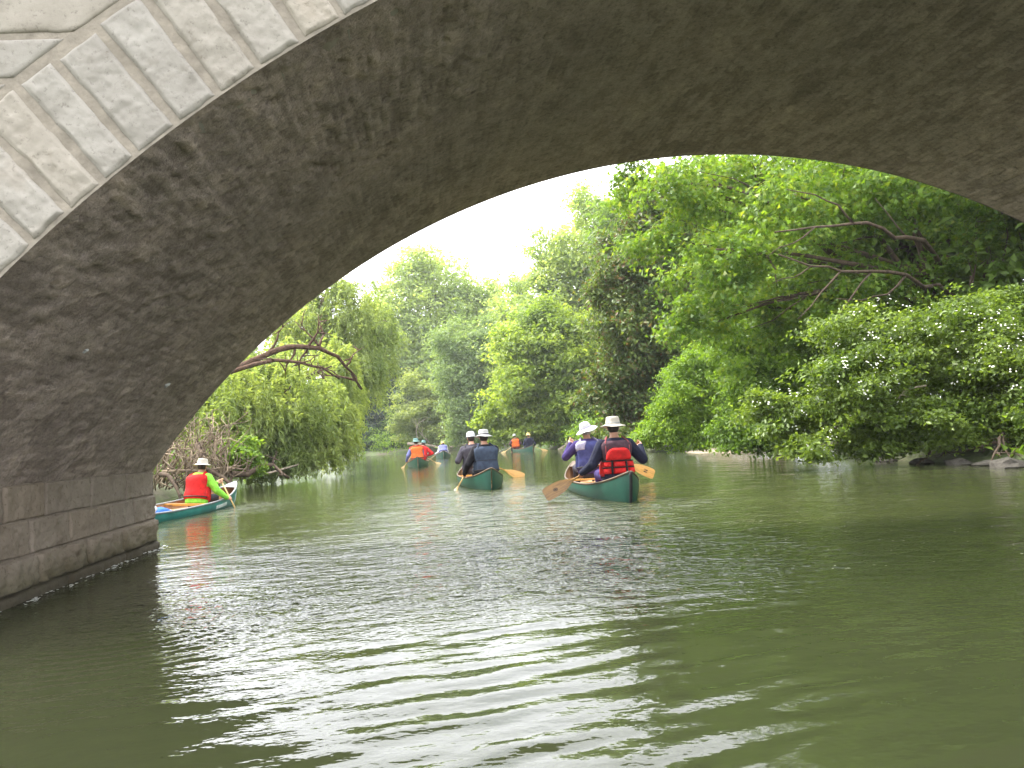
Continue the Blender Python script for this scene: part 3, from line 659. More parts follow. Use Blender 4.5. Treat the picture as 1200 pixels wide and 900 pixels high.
def blossoms():
    rng = np.random.default_rng(8); V = []
    for row in ((1050, 385, 100, 42, 13.7), (1140, 410, 85, 66, 13.2), (1000, 450, 70, 46, 13.2), (935, 480, 45, 34, 13.7), (958, 515, 30, 16, 12.9), (1185, 440, 50, 70, 12.3), (905, 470, 34, 26, 13.8)):
        c, r = blob_px(*row)
        for _ in range(int(36 * row[2] * row[3] / 4000) + 3):
            d = unit(rng.normal(size=3) + np.array([-.2, -.8, .6])); p = c + d * r * rng.uniform(.8, 1.04)
            n = unit(d + 0.5 * UP); a = unit(np.cross(n, rng.normal(size=3))); b = np.cross(n, a)
            for _k in range(rng.integers(1, 5)):
                o = p + rng.normal(size=3) * 0.04; s = rng.uniform(.012, .024)
                V += [o - a * s, o - b * s * .8, o + a * s, o + b * s * .8]
    o = link('blossom', mesh_poly('blossom', V, 4), M['blossom'], dog, 'stuff'); o.matrix_parent_inverse = Matrix.Translation(-dog.location)
blossoms()
make_tree('lime_bush', 'bright yellow-green mounded bush behind the canoe with the red vest', 'bush', bpos(800, 25),
    B((828, 440, 40, 50, 23.5), (795, 478, 42, 36, 23), (850, 405, 32, 34, 24), (775, 505, 34, 20, 23), (815, 510, 40, 18, 22.5), (842, 480, 30, 35, 23), (752, 515, 24, 12, 23.5), (800, 450, 36, 34, 24), (850, 510, 34, 16, 22.5)),
    'lime', 0.08, 41, nsub=16, nclump=16, nleaf=14, size=0.10, spread=0.14, droop=0.4)
make_tree('green_shrub', 'mid-green leafy shrub between the bright bush and the blossoming shrub', 'shrub', bpos(892, 21.5),
    B((885, 445, 50, 45, 20), (868, 498, 45, 28, 20), (930, 420, 50, 45, 20.5), (905, 500, 30, 24, 19), (890, 515, 50, 14, 19.5), (940, 480, 50, 40, 20), (960, 440, 40, 50, 20.5), (870, 400, 40, 40, 21)),
    'mid', 0.08, 42, nsub=17, nclump=16, nleaf=14, size=0.11, spread=0.14, droop=0.3)
make_tree('bronze_tree', 'dark tree with reddish bronze leaves hanging to the water', 'tree', bpos(735, 32),
    B((735, 385, 42, 70, 30), (742, 300, 45, 60, 30.5), (722, 460, 36, 44, 30), (765, 240, 45, 45, 31), (775, 430, 30, 60, 31), (740, 500, 40, 22, 29), (712, 350, 25, 50, 30), (785, 330, 35, 50, 31), (760, 360, 40, 60, 31), (715, 512, 30, 14, 30), (750, 480, 40, 40, 30), (790, 260, 40, 40, 31.5)),
    'red', 0.24, 43, nsub=18, nclump=15, nleaf=13, size=0.18, spread=0.13, droop=0.4)
make_tree('yellow_green_tree', 'rounded yellow-green tree beyond the farthest pair of paddlers', 'tree', bpos(640, 53),
    B((645, 415, 55, 50, 50), (610, 465, 45, 42, 50), (680, 450, 36, 50, 49), (600, 420, 32, 40, 51), (660, 485, 50, 28, 50), (590, 498, 32, 22, 50), (700, 400, 26, 50, 51), (625, 505, 50, 18, 49.5), (690, 500, 40, 22, 50), (640, 380, 40, 40, 51)),
    'bright', 0.3, 44, nsub=19, nclump=16, nleaf=13, size=0.27, spread=0.13)
make_tree('pale_tree', 'tall pale green tree rising into the white sky beside the bronze one', 'tree', bpos(680, 68),
    B((672, 295, 42, 48, 65), (648, 345, 45, 40, 65), (690, 250, 26, 36, 65), (690, 360, 40, 60, 65), (640, 300, 22, 26, 66), (625, 375, 30, 30, 64), (700, 310, 26, 50, 66), (660, 390, 40, 36, 65), (600, 420, 30, 40, 66)),
    'pale', 0.38, 45, nsub=22, nclump=13, nleaf=11, size=0.34, spread=0.15, shell=0.95, twigs=5)
make_tree('pale_tree', 'small pale tree with gaps showing sky between the two tall ones', 'tree', bpos(606, 80),
    B((606, 345, 26, 28, 78), (592, 375, 26, 30, 78), (618, 330, 16, 16, 78), (615, 380, 22, 30, 78)),
    'pale', 0.3, 46, nsub=10, nclump=10, nleaf=10, size=0.36, spread=0.17, shell=1.0, twigs=6)
make_tree('tall_tree', 'tallest light green tree at the bend with a domed crown', 'tree', bpos(508, 93),
    B((508, 325, 40, 34, 90), (478, 345, 34, 34, 90), (540, 345, 34, 30, 90), (500, 385, 60, 45, 90), (550, 385, 36, 45, 90), (570, 350, 24, 26, 90), (455, 390, 36, 50, 89), (490, 302, 26, 18, 90), (525, 430, 50, 40, 88), (480, 440, 44, 50, 88), (560, 470, 40, 44, 88), (440, 430, 40, 50, 90), (500, 490, 60, 30, 86)),
    'pale', 0.45, 47, nsub=24, nclump=14, nleaf=11, size=0.42, spread=0.14, shell=0.95, twigs=5)
make_tree('grey_willow', 'soft grey-green willow standing below the tallest tree', 'tree', bpos(548, 74),
    B((552, 425, 36, 45, 70), (530, 400, 32, 34, 71), (560, 478, 32, 34, 69), (530, 460, 28, 40, 70), (575, 405, 25, 35, 70), (545, 505, 40, 22, 69), (580, 450, 26, 50, 70)),
    'greywillow', 0.3, 48, nsub=20, nclump=15, nleaf=13, size=0.30, aspect=0.35, spread=0.13)
make_tree('dark_yew', 'dark blue-green evergreen standing at the river bend', 'tree', bpos(432, 88),
    B((430, 485, 28, 44, 85), (452, 458, 26, 36, 85), (468, 500, 26, 26, 84), (418, 500, 16, 28, 85), (445, 515, 34, 14, 83), (415, 460, 12, 20, 86)),
    'dark', 0.25, 49, nsub=18, nclump=14, nleaf=14, size=0.34, spread=0.15, shell=0.8, bark='bark')
make_tree('olive_tree', 'leaning pale olive tree with bare grey branches at the water', 'tree', bpos(515, 78),
    B((492, 478, 28, 20, 76), (478, 492, 22, 15, 75), (512, 462, 20, 18, 77), (482, 455, 18, 14, 77), (515, 495, 26, 18, 76), (500, 510, 34, 12, 75)),
    'olive', 0.25, 50, nsub=14, nclump=12, nleaf=12, size=0.27, aspect=0.4, spread=0.16, shell=0.95, bark='bark_pale', twigs=5)
def bare_branch(name, label, rows, r, mat, side=3, seed=1, cat='branch', group=None, sub=0.35, ups=.5):
    """A bare limb through photo-bearing points (px, py, Y), with side twigs."""
    rng = random.Random(seed); pts = [at(*q) for q in rows]; base = pts[0].copy()
    o = thing(name, label, cat, base, 0, group)
    # smooth the polyline with a few wobbling midpoints
    P = [pts[0]]
    for a, b in zip(pts, pts[1:]):
        L = (b - a).length
        P += [a.lerp(b, .5) + Vector((rng.gauss(0, .04), rng.gauss(0, .04), rng.gauss(0, .04))) * L, b]
    bm = bmesh.new(); n = len(P)
    add_tube(bm, P, [r * (1 - .75 * i / n) * rng.uniform(.88, 1.12) for i in range(n)], 7)
    s = link('stem', bm_mesh('stem', bm), M[mat], o); s.matrix_parent_inverse = Matrix.Translation(-base)
    tot = sum((b - a).length for a, b in zip(pts, pts[1:]))
    def twig(path, rad, n_):
        bm = bmesh.new(); add_tube(bm, path, rad, n_); q = link('twig', bm_mesh('twig', bm), M[mat], o); q.matrix_parent_inverse = Matrix.Translation(-base)
    for k in range(side):
        i = rng.randrange(1, n); a = P[i]; d = Vector((rng.gauss(0, 1), rng.gauss(0, .6), rng.gauss(ups, .8))).normalized() * tot * sub * rng.uniform(.5, 1.1)
        tw = limb(rng, a, a + d, 5, .1); twig(tw, [r * .4 * (1 - .17 * j) for j in range(len(tw))], 5)
        for _ in range(2):
            j = rng.randrange(2, 5); e = tw[j] + Vector((rng.gauss(0, 1), rng.gauss(0, .6), rng.gauss(ups, .8))).normalized() * tot * sub * .4
            twig(limb(rng, tw[j], e, 3, .1), [r * .2, r * .16, r * .12, r * .07], 4)
    return o
bare_branch('bare_branch', 'bleached bare branches forking over the water beside the olive tree', [(530, 520, 74), (528, 497, 74), (540, 478, 74), (556, 488, 74)], .15, 'bark_pale', 7, 3)
bare_branch('fallen_branch', 'pale fallen branch along the far waterline behind the middle canoe', [(478, 520, 73), (505, 522, 72), (535, 523, 72), (562, 520, 72)], .13, 'bark_pale', 6, 5)
# left bank
willow = make_tree('willow_tree', 'big willow with drooping pale foliage reaching over the left bank', 'tree', bpos(252, 24),
    B((335, 465, 58, 46, 24), (285, 480, 50, 45, 23), (372, 485, 36, 42, 25), (305, 430, 45, 40, 25), (392, 440, 24, 40, 27), (255, 520, 40, 24, 22), (350, 520, 42, 20, 23.5), (395, 500, 18, 30, 26), (240, 470, 50, 40, 24), (300, 525, 40, 22, 23), (380, 520, 34, 18, 25), (330, 505, 50, 30, 24), (270, 440, 40, 36, 25), (410, 470, 16, 40, 28)),
    'willow', 0.24, 51, nsub=16, nclump=16, nleaf=17, size=0.17, aspect=0.22, spread=0.19, strands=True, shell=0.95, bark='bark')
make_tree('airy_willow', 'thin airy willow with visible upright branches behind the broken limb', 'tree', bpos(398, 40),
    B((372, 375, 36, 32, 38), (415, 362, 30, 40, 38), (348, 400, 26, 26, 37), (420, 420, 26, 36, 38), (395, 410, 28, 30, 38), (440, 375, 22, 34, 40), (385, 345, 22, 18, 38), (395, 445, 36, 40, 39), (435, 410, 20, 40, 40), (360, 350, 24, 24, 39), (340, 375, 26, 26, 38)),
    'willow', 0.26, 52, nsub=14, nclump=13, nleaf=13, size=0.22, aspect=0.24, spread=0.22, strands=True, shell=1.0, twigs=7, bark='twig')
make_tree('lime_sapling', 'small bright lime-green bush on the bank behind the paddler in neon sleeves', 'bush', bpos(284, 20.5),
    B((285, 540, 20, 17, 19.6), (272, 530, 14, 14, 19.8), (298, 545, 13, 13, 19.6), (288, 524, 12, 12, 20)),
    'lime', 0.03, 53, nsub=10, nclump=10, nleaf=10, size=0.10, spread=0.2)
bare_branch('broken_limb', 'thick reddish broken willow limb jutting over the water at the left', [(270, 434, 21.9), (300, 421, 21.6), (325, 410, 21.4), (346, 406, 21.5), (374, 408, 22), (396, 418, 22.6), (412, 436, 23.4), (424, 456, 24)], .105, 'bark_red', 9, 7, 'branch', None, .22, .8)
bare_branch('broken_limb', 'thinner reddish branch just below the thick broken limb', [(270, 436, 21.5), (322, 422, 21), (352, 425, 21.2), (378, 431, 21.8), (398, 444, 22.6)], .065, 'bark_red', 4, 8, 'branch', None, .2, -.3)
bare_branch('bare_branch', 'dark bare branch sloping through the lower willow foliage', [(372, 505, 24), (345, 482, 24), (330, 488, 23.5), (300, 470, 23.5)], .06, 'bark', 6, 9, sub=.2)
for i, (rows, r, lab) in enumerate((
    ([(232, 520, 18.5), (240, 548, 18), (262, 560, 17.6), (275, 574, 17.2)], .07, 'dark forked trunk leaning down the bank behind the white sun hat'),
    ([(250, 553, 19), (290, 556, 19), (320, 545, 20), (338, 560, 19.3)], .09, 'fallen branch reaching from the bank down into the water'),
    ([(188, 556, 17), (205, 568, 16.6), (212, 588, 16.2)], .055, 'short dark log slanting to the water beside the pier'),
    ([(190, 553, 18), (230, 552, 18), (262, 548, 18.5), (300, 552, 19.5)], .045, 'long horizontal fallen stem lying along the left bank'),
    ([(285, 560, 20), (310, 556, 21), (352, 550, 24)], .05, 'pale stick lying over the mud at the left waterline'))):
    bare_branch('fallen_branch', lab, rows, r, ('bark', 'bark', 'bark', 'twig', 'bark_pale')[i], 5, 20 + i, 'branch', 'fallen wood on the left bank', .22)
def bare_thicket():
    rng = random.Random(31); base = Vector(bpos(222, 19)); bm = bmesh.new()
    for k in range(150):
        x = rng.uniform(150, 268); s = at(x, rng.uniform(545, 575), rng.uniform(17.5, 20.5)); e = at(x + rng.gauss(10, 34), rng.uniform(478, 545), rng.uniform(17, 21))
        add_tube(bm, limb(rng, s, e, 6, .16, rng.uniform(-.1, .3)), [rng.uniform(.010, .022) * (1 - .1 * i) for i in range(7)], 4)
    o = tag(link('bare_thicket', bm_mesh('bare_thicket', bm), M['twig']), 'tangle of bare brown twigs between the pier and the willow', 'thicket')
bare_thicket()
# low plants that hide the foot of the banks
def bank_cover():
    rng = np.random.default_rng(12); bl = []
    for a, b in zip(RIVER, RIVER[1:]):
        L = np.hypot(*(b - a)); nrm = np.array([b[1] - a[1], -(b[0] - a[0])]) / L; nrm = -nrm if True else nrm
        if min(a[1], b[1]) < 9: continue
        if a[0] < 0 and a[1] < 12: continue
        for t in np.arange(0, L, 0.9):
            for off in (0.5, 1.5, 3.0, 5.0):
                p = a + (b - a) * t / L + nrm * (off + rng.uniform(-.3, .5)); 
                sd_ = float(river_sd(np.array([p[0]]), np.array([p[1]]))[0])
                if sd_ < 0.15 or (8.5 < p[0] < 13.5 and 22 < p[1] < 33 and sd_ < 1.3): continue
                if p[0] > 8 and 9 < p[1] < 18 and sd_ < 0.55: continue
                if p[0] < 0 and 9 < p[1] < 26 and sd_ < 0.9: continue
                h = rng.uniform(.25, .7) * (1 + .35 * off) * (1 + p[1] / 40)
                bl.append((np.array([p[0], p[1], gz(p[0], p[1]) + h * .55]), np.array([.8, .8, h])))
    k = int(len(bl) * .5)
    o = link('bank_undergrowth', make_leaves('bank_undergrowth', bl, 3, 6, 5, 0.22, spread=0.22, seed=77, shell=.8), L_['mid'], kind='stuff'); o['label'] = 'low leafy undergrowth along both banks'
bank_cover()
# mud bar, bank stones and roots on the right
def mud_bar():
    th = np.linspace(0, 2 * PI, 40, endpoint=False); V = []; rs = np.linspace(0.02, 1, 10)
    for r in rs:
        for a in th:
            x = 11.6 + (2.1 * r * math.cos(a)) + 0.5 * r * math.sin(a); y = 26.6 + 3.6 * r * math.sin(a) - .6 * r * math.cos(a)
            V.append((x + .1 * math.sin(5 * a), y, 0.14 * (1 - r ** 2.2) - 0.02 + .015 * math.sin(9 * x + 4 * y)))
    F = [(i * 40 + j, i * 40 + (j + 1) % 40, (i + 1) * 40 + (j + 1) % 40, (i + 1) * 40 + j) for i in range(9) for j in range(40)]
    link('mud_bank', mesh_poly('mud_bank', V, 4, True, F), M['mud'], kind='structure')
mud_bar()
def bank_stones():
    rng = random.Random(13); protos = []
    for k in range(4):
        bm = bmesh.new(); bmesh.ops.create_icosphere(bm, subdivisions=2, radius=1.0)
        for v in bm.verts: v.co = v.co * (1 + .4 * mnoise.noise(v.co * 1.1 + Vector((k * 7, 0, 0))))
        for v in bm.verts: v.co.z *= .55
        protos.append(bm_mesh('bank_stone', bm, False))
    spots = [(1045, 541), (1062, 539), (1082, 543), (1098, 540), (1118, 542), (1136, 545), (1150, 541), (1168, 546), (1186, 543), (1196, 548), (1012, 534), (1030, 537), (1074, 536), (1128, 538), (1178, 538)]
    for i, (px, py) in enumerate(spots):
        d = at(px, py, 1) - Vector((0, 0, EYE)); t = -EYE / d.z; p = Vector((0, 0, EYE)) + d * t
        o = link('bank_stone', protos[i % 4], M['bankstone']); s = rng.uniform(.10, .24) * (1.0 if i % 3 else 1.3)
        o.location = (p.x, p.y + rng.uniform(0, .3), .02); o.scale = (s * 1.3, s, s * rng.uniform(.6, .9)); o.rotation_euler = (0, 0, rng.uniform(0, 6))
        tag(o, 'rough grey stone among the roots at the right waterline', 'stone', 'stones along the right waterline')
bank_stones()
for i, (rows, r, lab) in enumerate((
    ([(1176, 508, 12.2), (1172, 522, 11.9), (1162, 540, 11.5)], .035, 'pale root splaying down to the water at the far right bank'),
    ([(1176, 508, 12.2), (1177, 525, 11.9), (1181, 546, 11.4)], .028, 'pale upright root beside the splayed one at the right waterline'),
    ([(1168, 518, 12.4), (1140, 526, 12.6), (1110, 530, 13)], .03, 'long brown root running level along the right bank'),
    ([(1085, 515, 13.4), (1090, 530, 13.1), (1078, 541, 12.9)], .03, 'dark root hooking into the water under the blossoming shrub'))):
    bare_branch('exposed_root', lab, rows, r, 'root', 5, 40 + i, 'root', 'washed-out roots on the right bank', .3, -.7)
bare_branch('bare_branch', 'curved pale twig hanging in the blossoming shrub', [(1085, 452, 13), (1060, 458, 12.9), (1048, 470, 12.9), (1068, 486, 12.9)], .018, 'bark_pale', 4, 55)
bare_branch('bare_branch', 'thick pale branch leaning on the bank below the bronze tree', [(655, 528, 46), (668, 516, 46), (690, 508, 46)], .12, 'bark_pale', 4, 56)
# woods behind the banks: whole trees that share a few crowns
def woods():
    protos = []
    for k in range(3):
        rg = random.Random(k); bl = [(np.array([0, 0, 6.0]), np.array([2.6, 2.6, 3.0]))]
        for _ in range(6):
            a = rg.uniform(0, 6.28); bl.append((np.array([2.0 * math.cos(a), 2.0 * math.sin(a), rg.uniform(2.2, 8.5)]), np.array([1.7, 1.7, 1.6])))
        r = make_tree('wood_tree', 'broad leafy tree in the wood behind the bank', 'tree', (0, 0, 0), bl, 'fill', .22, 200 + k, 'trees in the wood behind the banks', nsub=20, nclump=12, nleaf=14, size=0.21, spread=0.13)
        protos.append(r)
    rg = random.Random(9); spots = []
    for y in np.arange(16, 62, 5.0): spots.append((15.5 + rg.uniform(-1, 2) + .05 * y, y, rg.uniform(1.1, 1.4)))
    for y in np.arange(14, 70, 7.0): spots.append((21 + rg.uniform(-2, 2), y, rg.uniform(1.7, 2.2)))
    for y in np.arange(14, 70, 6.5): spots.append((-11.5 - .04 * y + rg.uniform(-1, 1), y, rg.uniform(.55, .75)))
    for x in np.arange(-34, 28, 6.5): spots.append((x, 104 + rg.uniform(-3, 3), rg.uniform(1.2, 1.5)))
    for i, (x, y, s) in enumerate(spots):
        src = protos[i % 3]
        if i < 3: o = src
        else:
            o = src.copy(); C.objects.link(o)
            for ch in src.children:
                c2 = ch.copy(); C.objects.link(c2); c2.parent = o
        o.location = (x, y, gz(x, y) - .1); o.scale = (s, s, s); o.rotation_euler = (0, 0, rg.uniform(0, 6.28))
woods()
def lawn():
    rng = np.random.default_rng(3); n = 9000
    x = rng.uniform(-22, -8.2, n); y = rng.uniform(61, 80, n); k = river_sd(x, y) > .2; x, y = x[k], y[k]; z = ground_z(x, y)
    h = rng.uniform(.10, .28, len(x)); a = rng.uniform(0, 2 * PI, len(x)); wd = .08
    V = np.stack([np.stack([x - wd * np.cos(a), y - wd * np.sin(a), z - .03], 1), np.stack([x + wd * np.cos(a), y + wd * np.sin(a), z - .03], 1), np.stack([x + .08 * np.sin(a), y, z + h], 1)], 1)
    link('grass', mesh_poly('grass', V, 3), M['lawn'], kind='stuff')['label'] = 'bright grass on the bank at the bend'
lawn()

def floating_bits():
    rng = np.random.default_rng(19); V = []
    for _ in range(300):
        y = 4.5 + 15 * rng.random() ** 1.6; x = rng.uniform(-2.4, 8.5); r = rng.uniform(.004, .010); a = rng.uniform(0, 6.28)
        if rng.random() < .5: x = 2.5 + abs(rng.normal()) * 2.5
        if float(river_sd(np.array([x]), np.array([y]))[0]) > -.3: continue
        V += [(x + r * math.cos(a + q) * (1.5 if k % 2 else .8), y + r * math.sin(a + q) * (1.5 if k % 2 else .8), 0.018) for k, q in enumerate((0, PI / 2, PI, 3 * PI / 2))]
    link('floating_litter', mesh_poly('floating_litter', V, 4), M['litter'], kind='stuff')['label'] = 'small pale petals and leaf bits floating on the river'
M['litter'] = simple('floating_petals', (0.42, 0.42, 0.30), 0.7, 0.3, 3)
floating_bits()
# ------------------------------------------------------------------ canoes, paddles, people
M['hull'] = simple('green_hull', (0.010, 0.070, 0.048), 0.36, 0.12, 3, 0.05, 40, 0.5)
M['hull_teal'] = simple('faded_teal_hull', (0.02, 0.17, 0.15), 0.4, 0.15, 4, 0.05, 40, 0.5)
def scuff(m):
    t = m.node_tree; b = t.nodes['Principled BSDF']; col = b.inputs['Base Color'].links[0].from_socket
    n = noise_tex(t, 7, 6, 0.75, stretch=(1, 0.12, 2.5)); r = ramp(t, n.outputs[0], [(0.60, (0, 0, 0)), (0.68, (1, 1, 1))])
    t.links.new(mixc(t, col, (0.16, 0.22, 0.19), mixc(t, (0, 0, 0), r.outputs[0], 0.4)), b.inputs['Base Color'])
scuff(M['hull']); scuff(M['hull_teal'])
M['hull_in'] = simple('tan_hull_inside', (0.36, 0.22, 0.12), 0.7, 0.15, 6, 0.1, 40, 0.3)
M['rail'] = simple('ash_rail', (0.40, 0.27, 0.13), 0.5, 0.12, 12, 0.1, 40, 0.4, stretch=(1, .1, 1))
M['rail_dark'] = simple('dark_rail', (0.10, 0.065, 0.035), 0.5, 0.12, 12)
M['rail_grey'] = simple('grey_rail', (0.22, 0.23, 0.24), 0.5, 0.1, 12)
M['black'] = simple('black_webbing', (0.012, 0.012, 0.014), 0.7, 0.1, 20)
M['blade_dark'] = simple('dark_varnished_wood', (0.30, 0.155, 0.033), 0.35, 0.25, 9, 0.1, 40, 0.5, stretch=(12, 1, 12))
M['blade'] = simple('varnished_wood', (0.55, 0.29, 0.065), 0.35, 0.14, 9, 0.1, 40, 0.5, stretch=(12, 1, 12))
M['blade_pale'] = simple('pale_wood', (0.62, 0.42, 0.17), 0.4, 0.12, 9, 0.1, 40, 0.5, stretch=(12, 1, 12))
M['skin'] = simple('skin', (0.50, 0.27, 0.18), 0.55, 0.06, 12, 0.1, 90, 0.35)
M['hair'] = simple('dark_hair', (0.03, 0.022, 0.018), 0.6, 0.2, 40, 0.4, 90, 0.3)
M['hair_grey'] = simple('grey_hair', (0.30, 0.28, 0.26), 0.6, 0.2, 40, 0.4, 90, 0.3)
M['eye'] = simple('eyes', (0.02, 0.015, 0.012), 0.2, 0.0)
def cloth(name, col, var=0.14): 
    return simple(name, col, 0.85, var, 14, 0.5, 38, 0.15)
M['navy'] = cloth('navy_cloth', (0.018, 0.020, 0.040)); M['purple'] = cloth('purple_cloth', (0.045, 0.030, 0.115))
M['blackcloth'] = cloth('black_cloth', (0.010, 0.010, 0.013)); M['slate'] = cloth('slate_cloth', (0.040, 0.055, 0.085))
M['maroon'] = cloth('maroon_mesh', (0.075, 0.042, 0.055)); M['red'] = cloth('red_nylon', (0.55, 0.022, 0.022)); M['redline'] = cloth('faded_red_webbing', (0.33, 0.09, 0.10))
M['orange'] = cloth('orange_nylon', (0.75, 0.16, 0.035)); M['neon'] = cloth('neon_green_cloth', (0.26, 0.68, 0.07)); M['white'] = cloth('white_cloth', (0.52, 0.52, 0.53), .05)
M['cream'] = cloth('cream_cotton', (0.50, 0.46, 0.39), .06); M['greyhat'] = cloth('grey_cotton', (0.40, 0.40, 0.38), .08); M['blue'] = cloth('blue_nylon', (0.035, 0.13, 0.50))
M['lilac'] = cloth('lilac_cloth', (0.36, 0.34, 0.46)); M['bluegrey'] = cloth('blue_grey_cloth', (0.20, 0.25, 0.36)); M['charcoal'] = cloth('charcoal_cloth', (0.05, 0.047, 0.06)); M['yellow'] = cloth('yellow_cotton', (0.66, 0.50, 0.22), .06)
M['deepblue'] = cloth('deep_blue_cloth', (0.05, 0.055, 0.16)); M['greengrey'] = cloth('green_grey_cap', (0.16, 0.27, 0.25)); M['violetblue'] = cloth('violet_blue_cloth', (0.16, 0.17, 0.38))
M['ink'] = simple('dark_print', (0.03, 0.02, 0.015), 0.5, 0.0); M['decal_and_sheen'] = simple('pale_decal_and_sheen', (0.62, 0.70, 0.68), 0.5, 0.1, 14)

CL, CW = 4.9, 0.44
def canoe_w(t): return CW * max(0.0, 1 - abs(t) ** 2.3) ** 0.85 + 0.012
def sheer(t): return 0.235 + 0.225 * abs(t) ** 3.4
def keel(t): return -0.10 + 0.075 * abs(t) ** 5
def stem_y(t, f):
    # the stems are rounded: the keel starts a little inside of the rail
    return CL / 2 * t - math.copysign(0.16 * abs(t) ** 14 * (1 - f) ** 1.6, t)
def hull_pt(t, ang, inset=0.0):
    """ang from 0 (keel) to pi/2 (rail)."""
    s = math.sin(ang) ** 0.62; f = 1 - math.cos(ang) ** 1.25 if ang < PI / 2 else 1.0
    wd = max(0.004, canoe_w(t) - inset) * (1 - 0.05 * max(0, f - .75) / .25)
    zk = keel(t) + inset
    return Vector((wd * s, stem_y(t, f), zk + (sheer(t) - zk) * f))
def make_canoe(label, loc, az, hull='hull', rail='rail_dark', band=False, decal_and_sheen=False, trim=0.0, heel=0.0, sink=0.06, bow_seat=1.22, fine=True, group='green canoes on the river'):
    root = thing('canoe', label, 'canoe', (loc[0], loc[1], -sink), -az, group)
    ns, na = (61, 12) if fine else (31, 8)
    ts = [-1 + 2 * i / (ns - 1) for i in range(ns)]; an = [PI / 2 * k / (na - 1) for k in range(na)]
    for inner in (False, True):
        V = []
        for t in ts:
            row = [hull_pt(t, a, 0.014 if inner else 0) for a in an]
            if inner:
                for p in row: p.z = max(p.z, 0.035 + sink)     # floor boards
            V += [(-p.x, p.y, p.z) for p in row[::-1]] + [tuple(p) for p in row[1:]]
        n = 2 * na - 1
        me = mesh_poly('hull_lining' if inner else 'hull', V, 4, True, grid_faces(ns, n))
        link('hull_lining' if inner else 'hull', me, M['hull_in' if inner else hull], root)
    for sx in (-1, 1):
        bm = bmesh.new(); add_tube(bm, [(sx * (hull_pt(t, PI / 2).x - .004), hull_pt(t, PI / 2).y, sheer(t) + .006) for t in ts], 0.017, 6)
        link('gunwale', bm_mesh('gunwale', bm), M[rail], root)
    for e in (-1, 1):
        t0, t1 = 0.86, 0.985; V = []
        for k in range(7):
            t = e * (t0 + (t1 - t0) * k / 6); wd = hull_pt(t, PI / 2).x - .006
            V += [(x * wd, CL / 2 * t, sheer(t) + 0.012 + 0.012 * (1 - x * x)) for x in (-1, -.5, 0, .5, 1)]
        link('deck_plate', mesh_poly('deck_plate', V, 4, True, grid_faces(7, 5)), M[rail], root)
    for y, d in ((-1.62, .24), (bow_seat, .24)):
        bm = bmesh.new(); wd = canoe_w(2 * y / CL) - .055
        for yy in (y - d / 2, y + d / 2): add_box(bm, (0, yy, .185), (2 * wd, .035, .022))
        for xx in (-.17, .17): add_box(bm, (xx, y, .187), (.03, d - .04, .02))
        add_box(bm, (0, y, .186), (.32, d - .037, .008))
        link('seat', bm_mesh('seat', bm, False), M['blade'], root)
    for y in (-.35, 0.55):
        bm = bmesh.new(); add_box(bm, (0, y, sheer(2 * y / CL) - .012), (2 * canoe_w(2 * y / CL) - .07, .05, .02)); link('thwart', bm_mesh('thwart', bm, False), M['blade'], root)
    if band:
        bm = bmesh.new(); pts = [hull_pt(-1, PI / 2 * k / 9) for k in range(10)]
        add_tube(bm, [(0, p.y - .004, p.z) for p in pts], 0.022, 6); link('stem_band', bm_mesh('stem_band', bm), M['black'], root)
    if decal_and_sheen:
        for (ta, tb, a0, a1) in ((.30, .52, 1.12, 1.32), (.80, .90, .92, 1.3)):  # mid-hull strip is a decal; bow patch paints in a whitish reflection streak
            V = []
            for i in range(8):
                for j in range(4):
                    p = hull_pt(ta + (tb - ta) * i / 7, a0 + (a1 - a0) * j / 3); V.append((p.x + .004, p.y, p.z - .001))
            link('decal_and_sheen', mesh_poly('decal_and_sheen', V, 4, True, grid_faces(8, 4)), M['decal_and_sheen'], root)
    root.rotation_euler = (trim, heel, -az)
    root['az'] = az
    return root

def capsule(bm, p0, r0, p1, r1, n=10, flat=None):
    p0 = Vector(p0); p1 = Vector(p1); d = p1 - p0
    if d.length < 1e-6: d = Vector((0, 0, 1e-4))
    d.normalize(); P = []; R = []
    for a in (-85, -55, -25): P.append(p0 + d * (r0 * math.sin(math.radians(a)))); R.append(r0 * math.cos(math.radians(a)))
    P.append(p0); R.append(r0); P.append(p1 if (p1 - p0).length > 1e-4 else p0 + d * 1e-3); R.append(r1)
    for a in (25, 55, 85): P.append(p1 + d * (r1 * math.sin(math.radians(a)))); R.append(r1 * math.cos(math.radians(a)))
    add_tube(bm, P, R, n, squash=flat)
def ellipsoid(bm, c, r, m=None, seg=14):
    mm = Matrix.Translation(Vector(c)) @ (m.to_4x4() if m else Matrix.Identity(4)) @ Matrix.Diagonal((r[0], r[1], r[2], 1))
    bmesh.ops.create_uvsphere(bm, u_segments=seg, v_segments=seg // 2 + 2, radius=1.0, matrix=mm)
def remeshed(name, bm, voxel, smooth=2, ratio=1.0):
    """One continuous skin round everything in bm."""
    bmesh.ops.recalc_face_normals(bm, faces=bm.faces[:])
    me = bpy.data.meshes.new('tmp'); bm.to_mesh(me); bm.free()
    o = bpy.data.objects.new('tmp', me); C.objects.link(o)
    r = o.modifiers.new('r', 'REMESH'); r.mode = 'VOXEL'; r.voxel_size = voxel
    if smooth: s = o.modifiers.new('s', 'SMOOTH'); s.iterations = smooth; s.factor = 0.5
    if ratio < 1: d = o.modifiers.new('d', 'DECIMATE'); d.ratio = ratio
    res = bpy.data.meshes.new_from_object(o.evaluated_get(bpy.context.evaluated_depsgraph_get()))
    bpy.data.objects.remove(o); bpy.data.meshes.remove(me)
    res.name = name; res.materials.clear(); res.polygons.foreach_set('use_smooth', np.ones(len(res.polygons), bool)); res.update()
    return res
